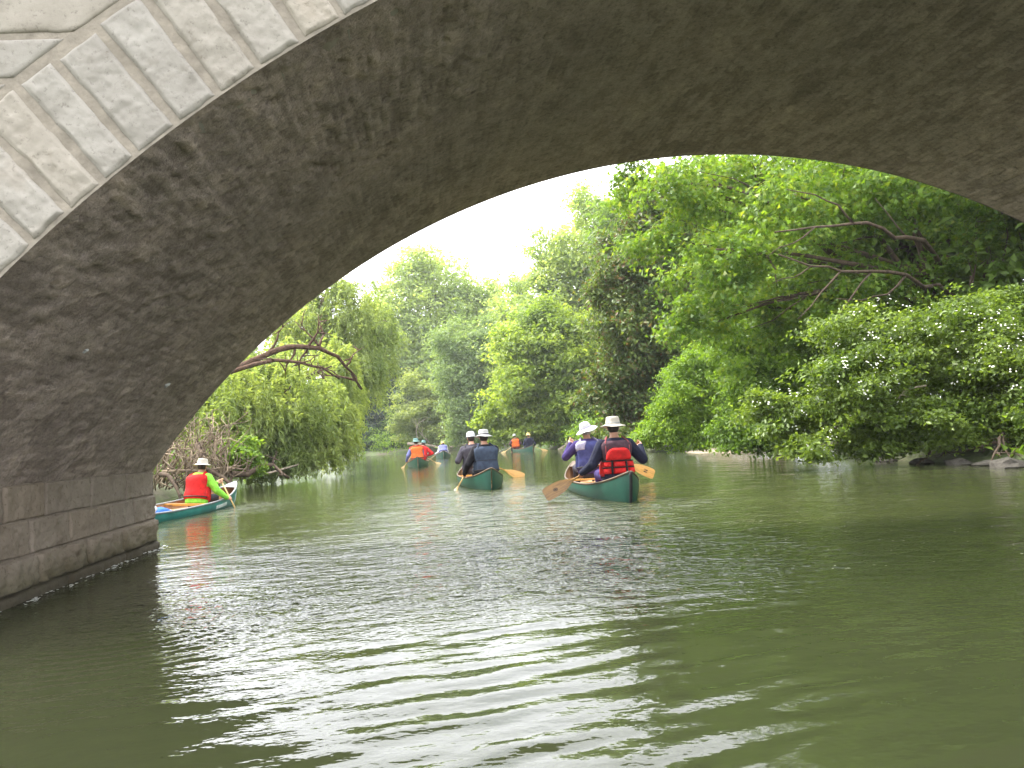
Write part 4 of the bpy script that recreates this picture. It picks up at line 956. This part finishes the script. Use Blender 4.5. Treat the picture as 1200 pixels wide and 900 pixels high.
# torso sections: height over the seat, half width, half depth, forward offset
TORSO = [(-0.06, .155, .115, 0), (0.04, .178, .128, 0), (.13, .172, .118, .005), (.24, .158, .108, .01), (.34, .172, .118, .012), (.42, .186, .122, .008), (.48, .182, .108, 0), (.525, .135, .082, -.006), (.56, .075, .062, -.006), (.60, .058, .058, 0)]
def torso_sec(z):
    for a, b in zip(TORSO, TORSO[1:]):
        if z <= b[0]: 
            k = max(0, (z - a[0]) / (b[0] - a[0])); k = k * k * (3 - 2 * k) * .5 + k * .5
            return [a[i] + (b[i] - a[i]) * k for i in range(1, 4)]
    return list(TORSO[-1][1:])
def make_person(label, canoe, sy, side, upper, lower, look, lean=.18, twist=0.0, head=(0, 0, 0), side_lean=0.0, vox=.010, seat=.30, paddle=None, group=None, sx=0.0, size=1.05):
    """A paddler on the canoe's seat at sy; hand targets in canoe space; side=+1 paddles on the right."""
    root = thing('person', label, 'person', (0, 0, 0), 0, group)
    az = canoe['az']; cm = Matrix.Translation(canoe.location) @ Euler(canoe.rotation_euler).to_matrix().to_4x4()
    root.matrix_world = cm @ Matrix.Translation((sx, sy, seat)) @ Matrix.Scale(size, 4)
    org = Vector((sx, sy, seat))
    rl = Matrix.Rotation(-lean, 3, 'X') @ Matrix.Rotation(side_lean, 3, 'Y')
    def T(x, y, z):
        tw = Matrix.Rotation(twist * min(1, max(0, z / .5)), 3, 'Z')
        return rl @ (tw @ Vector((x, y, 0)) + Vector((0, 0, z)))
    def TP(th, z, off=0.0):
        rx, ry, yo = torso_sec(z); c, s = math.cos(th), math.sin(th)
        e = 0.8
        return T((rx + off) * math.copysign(abs(c) ** e, c), yo + (ry + off) * math.copysign(abs(s) ** e, s), z)
    def add_torso(bm, off, z0=-.06, z1=.60):
        n = 20; rings = []
        zs = [z0 + (z1 - z0) * i / 13 for i in range(14)]
        for z in zs: rings.append([bm.verts.new(TP(2 * PI * k / n, z, off)) for k in range(n)])
        for a, b in zip(rings, rings[1:]):
            for k in range(n): bm.faces.new((a[k], a[(k + 1) % n], b[(k + 1) % n], b[k]))
        bm.faces.new(rings[0][::-1]); bm.faces.new(rings[-1])
    U, Lw = (Vector(upper) - org) / size, (Vector(lower) - org) / size
    axis = (Lw - U).normalized()
    sh = {s: T(s * .182, 0, .475) for s in (-1, 1)}
    tgt = {side: Lw, -side: U}; arms = {}
    for s in (-1, 1):
        a = sh[s]; g = tgt[s]; e_dir = (g - a); dist = e_dir.length
        app = (g - (a + Vector((s * .12, -.05, -.2)))); app = (app - axis * app.dot(axis)).normalized()
        wr = g - app * 0.085
        d = wr - a; D = min(d.length, .549); l1, l2 = .295, .265
        if d.length > .551: wr = a + d.normalized() * .549; print('reach', label[:40], s, round(d.length, 2))
        u = d.normalized(); x = (l1 * l1 - l2 * l2 + D * D) / (2 * D); h = math.sqrt(max(0, l1 * l1 - x * x))
        hint = Vector((s * .55, -.2, -.95)); hint = (hint - u * hint.dot(u)).normalized()
        arms[s] = (a, a + u * x + hint * h, wr, g, app)
    # ---- body, one continuous surface
    bm = bmesh.new(); add_torso(bm, -.006)
    hd = T(0, .025, .70) ; hr = (rl @ Matrix.Rotation(head[0], 3, 'Z') @ Matrix.Rotation(-head[1] + lean * .7, 3, 'X') @ Matrix.Rotation(head[2], 3, 'Y'))
    H_ = lambda x, y, z: hd + hr @ Vector((x, y, z))
    capsule(bm, T(0, -.005, .54), .058, H_(0, -.015, -.05), .055)
    ellipsoid(bm, H_(0, -.008, .02), (.074, .094, .100), hr); ellipsoid(bm, H_(0, .030, -.055), (.054, .060, .058), hr)
    capsule(bm, H_(0, .088, .015), .011, H_(0, .104, -.022), .015, 8); capsule(bm, H_(-.022, .085, -.062), .010, H_(.022, .085, -.062), .010, 8)
    for s in (-1, 1):
        ellipsoid(bm, H_(s * .076, -.005, .0), (.012, .022, .032), hr, 8); capsule(bm, H_(s * .05, .075, .035), .012, H_(s * .012, .086, .036), .010, 6)
        a, e, wr, g, app = arms[s]
        capsule(bm, a, .052, e, .042); capsule(bm, e, .042, wr, .028)
        nrm = axis.cross(app).normalized()
        ax = axis if s == side else axis
        kn = [g - app * .030 + ax * ((i - 1.5) * .021) for i in range(4)]
        pw = wr
        for i in range(4): capsule(bm, pw + ax * ((i - 1.5) * .010), .019, kn[i], .0125, 8)
        for i in range(4):
            prev = None; rad_ = .0255; ln = (4.0, 4.4, 4.2, 3.5)[i]
            for q in range(5):
                ph = PI + .25 + ln * q / 4 * (1.0 if True else 1)
                pt = g + ax * ((i - 1.5) * .021) + app * (math.cos(ph) * rad_) + nrm * (math.sin(ph) * -rad_)
                if prev is not None: capsule(bm, prev, .0085 - .0006 * q, pt, .0080 - .0006 * q, 7)
                prev = pt
        tb = pw + (kn[0] - pw) * .45 - ax * .02; prev = tb
        for q, (ph, o_) in enumerate(((PI - .5, -.040), (PI - 1.3, -.036), (PI - 2.1, -.030))):
            pt = g + ax * o_ + app * (math.cos(ph) * .027) + nrm * (math.sin(ph) * -.027); capsule(bm, prev, .0115 - .001 * q, pt, .0105 - .001 * q, 7); prev = pt
    legs = []
    for s in (-1, 1):
        hip = Vector((s * .09, .03, .03)); kne = Vector((s * .17, .43, .07)); ank = Vector((s * .15, .50, -.205)); toe = Vector((s * .155, .67, -.235))
        legs.append((hip, kne, ank, toe)); capsule(bm, hip, .085, kne, .056); capsule(bm, kne, .056, ank, .038); capsule(bm, ank, .038, toe, .030)
    body = remeshed('body', bm, vox * .75, 2, .28); link('body', body, M['skin'], root)
    def part(name, me, mat, par=None): return link(name, me, M[mat], par or root)
    for s in (-1, 1):
        bm = bmesh.new(); ellipsoid(bm, H_(s * .031, .079, .018), (.011, .009, .008), hr, 8); part('eye', bm_mesh('eye', bm), 'eye')
    # ---- clothes
    bm = bmesh.new(); add_torso(bm, .032, -.03, .565); sl_ = look.get('sleeve', 1.0)
    for s in (-1, 1):
        a, e, wr, g, app = arms[s]; capsule(bm, a, .086, e, .070)
        if sl_ > .5: capsule(bm, e, .070, e.lerp(wr, .93), .047)
    shirt = remeshed('shirt', bm, vox, 3, .45); so_ = part('shirt', shirt, look['shirt'])
    if look.get('sleeve_mat'):
        so_.data.materials.append(M[look['sleeve_mat']])
        for p in so_.data.polygons:
            c = p.center
            for s in (-1, 1):
                a, e, wr, g, app = arms[s]
                k1 = (c - a).dot((e - a).normalized())
                if k1 > .06 and min((c - a.lerp(e, .6)).length, (c - e).length, (c - e.lerp(wr, .5)).length, (c - wr).length) < .15 and (c - T(0, 0, .3)).length > .19: p.material_index = 1
    bm = bmesh.new()
    capsule(bm, Vector((-.06, -.01, .0)), .12, Vector((.06, -.01, .0)), .12)
    for hip, kne, ank, toe in legs: capsule(bm, hip, .10, kne, .070); capsule(bm, kne, .070, ank.lerp(kne, .1), .052)
    part('trousers', remeshed('trousers', bm, vox * 1.2, 3, .6), look.get('trousers', 'charcoal'))
    bm = bmesh.new()
    ellipsoid(bm, H_(0, -.022, .018), (.081, .092, .100), hr); bmesh.ops.delete(bm, geom=[v for v in bm.verts if (hr.inverted() @ (v.co - hd)).y > .035 or (hr.inverted() @ (v.co - hd)).z < -.06], context='VERTS')
    part('hair', bm_mesh('hair', bm), look.get('hair', 'hair'))
    # ---- life vest: padded panels laid round the torso
    def patch(name, a0, a1, z0, z1, off0, off1, mat, par, na=10, nz=8, shape=None):
        V = []
        for lay in (0, 1):
            for i in range(na):
                u = i / (na - 1)
                for j in range(nz):
                    v = j / (nz - 1)
                    A = math.radians(a0 + (a1 - a0) * u); z = z0 + (z1 - z0) * v
                    if shape: A, z = shape(u, v, A, z)
                    eb = min(1, min(u, 1 - u, v, 1 - v) * 5.0) ** .5
                    V.append(TP(A, z, .010 + off0 if lay == 0 else .010 + off0 + (off1 - off0) * (.25 + .75 * eb)))
        f = grid_faces(na, nz); n = na * nz; F = [tuple(q[::-1]) for q in f] + [tuple(q + n) for q in f]
        ring = [i * nz for i in range(na)] + [(na - 1) * nz + j for j in range(1, nz)] + [i * nz + nz - 1 for i in range(na - 2, -1, -1)] + [j for j in range(nz - 2, 0, -1)]
        F += [(ring[k], ring[(k + 1) % len(ring)], n + ring[(k + 1) % len(ring)], n + ring[k]) for k in range(len(ring))]
        me = mesh_poly(name, [tuple(v) for v in V], 4, True, F)
        bm = bmesh.new(); bm.from_mesh(me); bmesh.ops.recalc_face_normals(bm, faces=bm.faces[:]); bm.to_mesh(me); bm.free()
        return link(name, me, M[mat], par)
    v = look.get('vest')
    if v:
        vest = patch('life_vest', 15, 165, .03, .42, .024, .070, v['front'], root)     # front panel
        if v.get('plain'):
            patch('back_panel', 198, 342, .05, .52, .024, .070, v['back'], vest, 16, 14)
            for s in (-1, 1): patch('side_panel', (-28 if s > 0 else 155), (25 if s > 0 else 208), .05, .30, .024, .056, v['back'], vest, 6, 6)
            patch('waist_strap', 196, 344, .075, .10, .06, .076, 'black', vest, 14, 3)
            for pm, a_, b_, z_, y_ in v.get('patches', ()): patch('cloth_panel', a_, b_, z_, y_, .05, .079, pm, vest, 8, 8)
            if v.get('line'): patch('waist_strap', 198, 342, .255, .268, .064, .076, 'black', vest, 14, 3)
        else:
            patch('yoke', 200, 340, .27, .525, .024, .044, v['back'], vest, 14, 12)
            for s in (-1, 1): patch('side_panel', (-28 if s > 0 else 155), (25 if s > 0 else 208), .06, .26, .024, .052, v['pad'], vest, 6, 6)
            # lower padding in blocks with webbing between, and a rounded hump above
            for r_ in range(2):
                for k in range(3):
                    a0 = 214 + k * 38; patch('pad', a0 + 1.5, a0 + 36.5, .085 + r_ * .085, .165 + r_ * .085, .026, .084, v['pad'], vest, 8, 8)
            def hump(u, w_, A, z): 
                half = math.radians(46) * math.sqrt(max(.03, 1 - (w_ * .96) ** 2)); return math.radians(271) + half * (2 * u - 1), z
            patch('pad', 225, 317, .255, .425, .03, .090, v['pad'], vest, 12, 10, hump)
            for z in (.168, .253): patch('webbing', 206, 334, z - .008, z + .008, .05, .087, 'black', vest, 16, 3)
            for a in (251, 289): patch('webbing', a - 2.6, a + 2.6, .08, .265, .06, .0875, 'black', vest, 3, 12)
        for s in (-1, 1):
            bm = bmesh.new(); pts = [TP(math.radians(270 + s * 42), .34, .045), TP(math.radians(270 + s * 40), .44, .042), TP(math.radians(270 + s * 48), .505, .040), T(s * .105, 0, .575), TP(math.radians(90 - s * 45), .50, .04), TP(math.radians(90 - s * 40), .40, .05)]
            P = [Vector(p) for p in pts]; add_tube(bm, P, .024 if v.get('plain') else .014, 8, squash=(1.5, .7)); link('shoulder_strap', bm_mesh('shoulder_strap', bm), M[v.get('strap', v['back'])], vest)
    # ---- hat
    ht = look.get('hat')
    if ht:
        kind, hm, band = ht; hrx = hr @ Matrix.Rotation(look.get('hat_tilt', (0, 0))[0], 3, 'X') @ Matrix.Rotation(look.get('hat_tilt', (0, 0))[1], 3, 'Y')
        mm = Matrix.Translation(H_(0, -.008, .055)) @ hrx.to_4x4()
        if kind == 'bucket': prof = [(.178, -.030), (.172, -.034), (.105, .002), (.101, .005), (.096, .055), (.088, .090), (.078, .100), (.03, .105), (.0015, .105)]
        elif kind == 'sun': prof = [(.205, -.045), (.200, -.050), (.150, -.018), (.106, .004), (.101, .010), (.096, .050), (.078, .088), (.045, .108), (.0015, .113)]
        else: prof = [(.112, -.012), (.108, -.016), (.102, -.002), (.100, .006), (.096, .050), (.078, .085), (.045, .102), (.0015, .106)]
        def wav(p, a, r): return Vector((p.x * .96, p.y * 1.1, p.z + (.010 * math.sin(2 * a + .6) + .006 * math.sin(5 * a)) * max(0, (r - .106) / .08)))
        bm = bmesh.new(); add_lathe(bm, prof, 28, mm, wav)
        hat = part('hat', bm_mesh('hat', bm), hm)
        if kind == 'cap':
            bm = bmesh.new(); rings = []
            for i in range(2):
                for k in range(9):
                    a = math.radians(30 + 15 * k); r = .098 + .075 * i * math.sin(a) ** 1.5; rings.append(bm.verts.new(mm @ Vector((r * math.cos(a) * .96, r * math.sin(a) * 1.1, -.004 - .018 * i))))
            for k in range(8): bm.faces.new((rings[k], rings[k + 1], rings[9 + k + 1], rings[9 + k]))
            bmesh.ops.solidify(bm, geom=bm.faces[:], thickness=.004); link('peak', bm_mesh('peak', bm), M[band or hm], hat)
        elif band:
            bm = bmesh.new(); add_lathe(bm, [(.104, .004), (.104, .022), (.099, .024), (.099, .003)], 28, mm, wav); link('hat_band', bm_mesh('hat_band', bm), M[band], hat)
    # ---- paddle in the hands
    if paddle: make_paddle(paddle['label'], cm @ (org + U * size), cm @ (org + Lw * size), paddle.get('mat', 'blade'), paddle.get('len', 1.45), paddle.get('face', Vector((0, -1, .2))), paddle.get('mark'), paddle.get('over', 0.03))
    return root
def make_paddle(label, up, low, mat, length, face, mark=None, over=.03):
    d = (low - up).normalized(); face = Vector(face); n = (face - d * face.dot(d)).normalized(); s = d.cross(n)
    o = thing('paddle', label, 'paddle', up - d * over, 0, 'wooden canoe paddles')
    o.matrix_world = Matrix(((s.x, d.x, n.x, 0), (s.y, d.y, n.y, 0), (s.z, d.z, n.z, 0), (0, 0, 0, 1)))
    o.location = up - d * over            # local: +y runs down the shaft, z out of the blade
    bl = .50; ys = length - bl
    bm = bmesh.new(); add_tube(bm, [(0, y, 0) for y in (0.01, .3, ys * .7, ys + .04)], [.0135, .0135, .014, .015], 8); link('shaft', bm_mesh('shaft', bm), M[mat], o)
    bm = bmesh.new(); capsule(bm, (-.035, 0, 0), .016, (.035, 0, 0), .016, 8); link('grip', bm_mesh('grip', bm), M[mat], o)
    prof = [(0, .016, .015), (.06, .030, .012), (.14, .066, .008), (.22, .088, .006), (.34, .098, .005), (.44, .098, .0045), (.475, .093, .004), (.493, .080, .004), (.50, .060, .003)]
    V = []
    for y, hw, th in prof:
        for x in (-1, -.5, 0, .5, 1): V.append((x * hw, ys + y, th * (1 - .6 * x * x)))
        for x in (1, .5, 0, -.5, -1): V.append((x * hw, ys + y, -th * (1 - .6 * x * x)))
    F = [tuple(q) for q in grid_faces(len(prof), 10)] + [(i * 10 + 9, i * 10, (i + 1) * 10, (i + 1) * 10 + 9) for i in range(len(prof) - 1)]
    me = bpy.data.meshes.new('blade'); me.from_pydata(V, [], F + [tuple(range(9, -1, -1)), tuple(range(len(V) - 10, len(V)))]); me.update(); link('blade', me, M[mat], o)
    if mark:
        bm = bmesh.new()
        for sz in (1, -1):
            z = sz * .0078
            if mark == 'N':
                add_box(bm, (-.022, ys + .33, z), (.010, .07, .003)); add_box(bm, (.022, ys + .33, z), (.010, .07, .003)); add_box(bm, (0, ys + .33, z), (.011, .078, .003), Matrix.Rotation(sz * .55, 3, 'Z'))
            else:
                for k in range(12): a = k * PI / 6; add_box(bm, (.020 * math.cos(a), ys + .32 + .028 * math.sin(a), z), (.010, .010, .003))
                add_box(bm, (0, ys + .32, z), (.012, .03, .003))
        link('blade_mark', bm_mesh('blade_mark', bm, False), M['ink'], o)
    return o

def canoe_from_stern(label, stern, az, **kw):
    return make_canoe(label, (stern[0] + math.sin(az) * (CL / 2 - .1), stern[1] + math.cos(az) * (CL / 2 - .1)), az, **kw)
# nearest canoe
cA = canoe_from_stern('nearest green canoe seen from its stern with black stem band', (2.71, 9.88), .05, band=True)
make_person('paddler in white bucket hat and dark jacket wearing a vest with red padded back', cA, -1.60, -1, (.40, -1.24, .80), (-.47, -1.32, .40),
    dict(shirt='navy', trousers='purple', hat=('bucket', 'cream', 'greyhat'), hair='hair', vest=dict(front='maroon', back='maroon', pad='red', strap='redline')), lean=.06, twist=.05, head=(-.15, 0, 0), vox=.0085, seat=.315,
    paddle=dict(label='dark brown paddle held across the nearest canoe with its blade out at the left', mat='blade_dark', len=1.60, mark='O', face=Vector((.1, -1, .25))))
make_person('paddler in round white sun hat and purple jacket at the bow of the nearest canoe', cA, 1.22, 1, (-.16, 1.52, .88), (.46, 1.5, .58),
    dict(shirt='purple', sleeve_mat='purple', hat=('sun', 'white', 'lilac'), hair='hair_grey', hat_tilt=(0, -.28), vest=dict(front='bluegrey', back='deepblue', plain=True, strap='lilac', patches=[('blue', 278, 326, .09, .46), ('lilac', 204, 258, .36, .525)])), lean=.10, twist=.1, head=(.3, 0, -.1), side_lean=-.02, vox=.0085, sx=.10,
    paddle=dict(label='honey-coloured paddle whose marked blade sticks out right of the nearest canoe', mat='blade', len=1.66, mark='N', face=Vector((0, -1, .35))))
# middle canoe
cB = canoe_from_stern('middle green canoe just beyond and left of the nearest one', (1.28, 14.11), -.02)
make_person('paddler in grey bucket hat with slate vest over black sleeves', cB, -1.60, -1, (-.10, -1.20, .76), (-.41, -1.34, .31),
    dict(shirt='blackcloth', trousers='blackcloth', hat=('bucket', 'greyhat', 'charcoal'), vest=dict(front='slate', back='slate', plain=True, line=True, strap='slate')), lean=.14, head=(.1, 0, 0), vox=.010, twist=.15,
    paddle=dict(label='pale paddle dipping straight into the water left of the middle canoe', mat='blade_pale', len=1.35, face=Vector((-.6, -1, .1))))
make_person('paddler in white cap and charcoal jacket half hidden in front of the grey hat', cB, 1.22, 1, (-.22, 1.5, .68), (.32, 1.52, .44),
    dict(shirt='charcoal', trousers='charcoal', hat=('cap', 'white', None), vest=dict(front='charcoal', back='charcoal', plain=True)), lean=.1, side_lean=-.04, head=(.2, 0, 0), vox=.012, sx=.02,
    paddle=dict(label='orange wooden paddle with its blade out to the right of the middle canoe', mat='blade', len=1.60, face=Vector((0, -1, .4))))
# red canoeist beyond
cC = canoe_from_stern('small green canoe carrying the paddler in red and orange', (-.07, 29.61), .0, fine=False)
make_person('paddler in orange vest over red with violet-blue sleeve and green-grey cap', cC, -1.60, -1, (-.02, -1.25, .78), (-.42, -1.35, .27),
    dict(shirt='red', sleeve_mat='violetblue', trousers='red', hat=('bucket', 'greengrey', None), vest=dict(front='orange', back='orange', plain=True)), lean=.15, side_lean=-.05, vox=.016,
    paddle=dict(label='pale paddle blade dipping left of the paddler in orange', mat='blade_pale', len=1.35, face=Vector((-.3, -1, .1))))
make_person('paddler in red jacket bending at the bow, mostly hidden by the orange vest', cC, 1.22, 1, (-.05, 1.55, .62), (.36, 1.5, .36),
    dict(shirt='red', trousers='charcoal', hat=('cap', 'greengrey', None), vest=dict(front='red', back='red', plain=True)), lean=.45, side_lean=.2, vox=.018, sx=.12,
    paddle=dict(label='pale paddle blade angled out right of the paddler in orange', mat='blade_pale', len=1.45, face=Vector((0, -1, .5))))
# bent paddler in white
cD = canoe_from_stern('pale green canoe under the bending paddler in white', (1.33, 42.9), .02, fine=False)
make_person('paddler in white shirt bending forward with a blue pack on the back', cD, -1.60, -1, (-.05, -1.10, .50), (-.45, -1.2, .24),
    dict(shirt='white', trousers='white', hat=('cap', 'yellow', None), vest=dict(front='blue', back='violetblue', plain=True)), lean=.75, vox=.02, side_lean=.0,
    paddle=dict(label='pale paddle beside the bending paddler in white', mat='blade_pale', len=1.4, face=Vector((-.3, -1, .3))))
# farthest pair
cE = canoe_from_stern('farthest green canoe with two paddlers side by side in view', (6.5, 44.0), -.11, fine=False)
make_person('paddler in dark navy vest and yellow hat at the stern of the farthest canoe', cE, -1.60, 1, (-.15, -1.3, .62), (.36, -1.3, .38),
    dict(shirt='navy', trousers='navy', hat=('bucket', 'yellow', None), vest=dict(front='slate', back='navy', plain=True)), lean=.1, vox=.02,
    paddle=dict(label='pale paddle blade held out right of the farthest canoe', mat='blade_pale', len=1.5, face=Vector((0, -1, .4))))
make_person('paddler in orange vest and pale cap at the bow of the farthest canoe', cE, 1.22, -1, (.12, 1.5, .66), (-.36, 1.45, .38),
    dict(shirt='maroon', trousers='maroon', hat=('cap', 'white', None), vest=dict(front='orange', back='orange', plain=True)), lean=.1, side_lean=-.08, vox=.02, sx=-.12,
    paddle=dict(label='pale paddle blade held out left of the farthest canoe', mat='blade_pale', len=1.5, face=Vector((0, -1, .4))))
# canoe by the pier
azF = .19
cF = make_canoe('teal canoe with raised bow coming out from behind the bridge pier', (-3.62 - math.sin(azF) * 2.35, 15.55 - math.cos(azF) * 2.35), azF, hull='hull_teal', rail='rail_grey', decal_and_sheen=True, sink=.09, heel=.05, trim=.012, bow_seat=.86)
make_person('paddler in red vest over neon green sleeves with cream sun hat', cF, .85, 1, (.24, 1.30, .56), (.46, 1.18, .26),
    dict(shirt='neon', trousers='charcoal', hat=('bucket', 'cream', None), hair='hair', vest=dict(front='red', back='red', plain=True, strap='red')), lean=.30, twist=-.25, head=(-.1, .1, 0), vox=.009, seat=.22, size=.92,
    paddle=dict(label='pale yellow paddle planted in the water beside the red vest', mat='blade_pale', len=1.15, face=Vector((.5, -1, .1))))
def bundle(label, name, cat, canoe, loc, size, mats):
    az = canoe['az']; cm = Matrix.Translation(canoe.location) @ Euler(canoe.rotation_euler).to_matrix().to_4x4(); p = cm @ Vector(loc)
    o = thing(name, label, cat, p, -az)
    for i, (m, off, r) in enumerate(mats):
        bm = bmesh.new(); bmesh.ops.create_icosphere(bm, subdivisions=3, radius=1.0)
        for v in bm.verts:
            q = v.co * (1 + .16 * mnoise.noise(v.co * 1.6 + Vector((i * 5, 1, 0))) + .05 * mnoise.noise(v.co * 5)); v.co = Vector(off) + Vector((q.x * r[0], q.y * r[1], q.z * r[2]))
        link(('bag', 'flap', 'strap')[i], bm_mesh('bag', bm), M[m], o)
bundle('white and blue soft bag lying in the teal canoe by the pier', 'bag', 'bag', cF, (.05, -.80, .12), 1, [('white', (-.05, 0, .09), (.20, .17, .17)), ('blue', (.16, .12, .05), (.16, .18, .13))])
bundle('red cloth bag tucked behind the paddler at the nearest stern', 'bag', 'bag', cA, (-.18, -1.36, .20), 1, [('red', (0, 0, 0.03), (.13, .10, .06))])
bundle('red cloth bag at the left rail of the middle canoe', 'bag', 'bag', cB, (-.20, -1.42, .20), 1, [('red', (0, 0, .03), (.12, .10, .06))])

# ------------------------------------------------------------------ the air over the river
def build_haze():
    bm = bmesh.new(); add_box(bm, (0, 70, 14.5), (320, 260, 33)); o = link('haze', bm_mesh('haze', bm, False), None, kind='stuff')
    m = bpy.data.materials.new('river_haze'); m.use_nodes = True; t = m.node_tree; t.nodes.clear(); ou = nd(t, 'ShaderNodeOutputMaterial'); v = nd(t, 'ShaderNodeVolumePrincipled')
    v.inputs['Color'].default_value = (0.96, 0.98, 1, 1); v.inputs['Density'].default_value = 0.0006; v.inputs['Anisotropy'].default_value = 0.3
    t.links.new(v.outputs[0], ou.inputs['Volume']); o.data.materials.append(m); o['label'] = 'thin pale summer haze over the river'
build_haze()
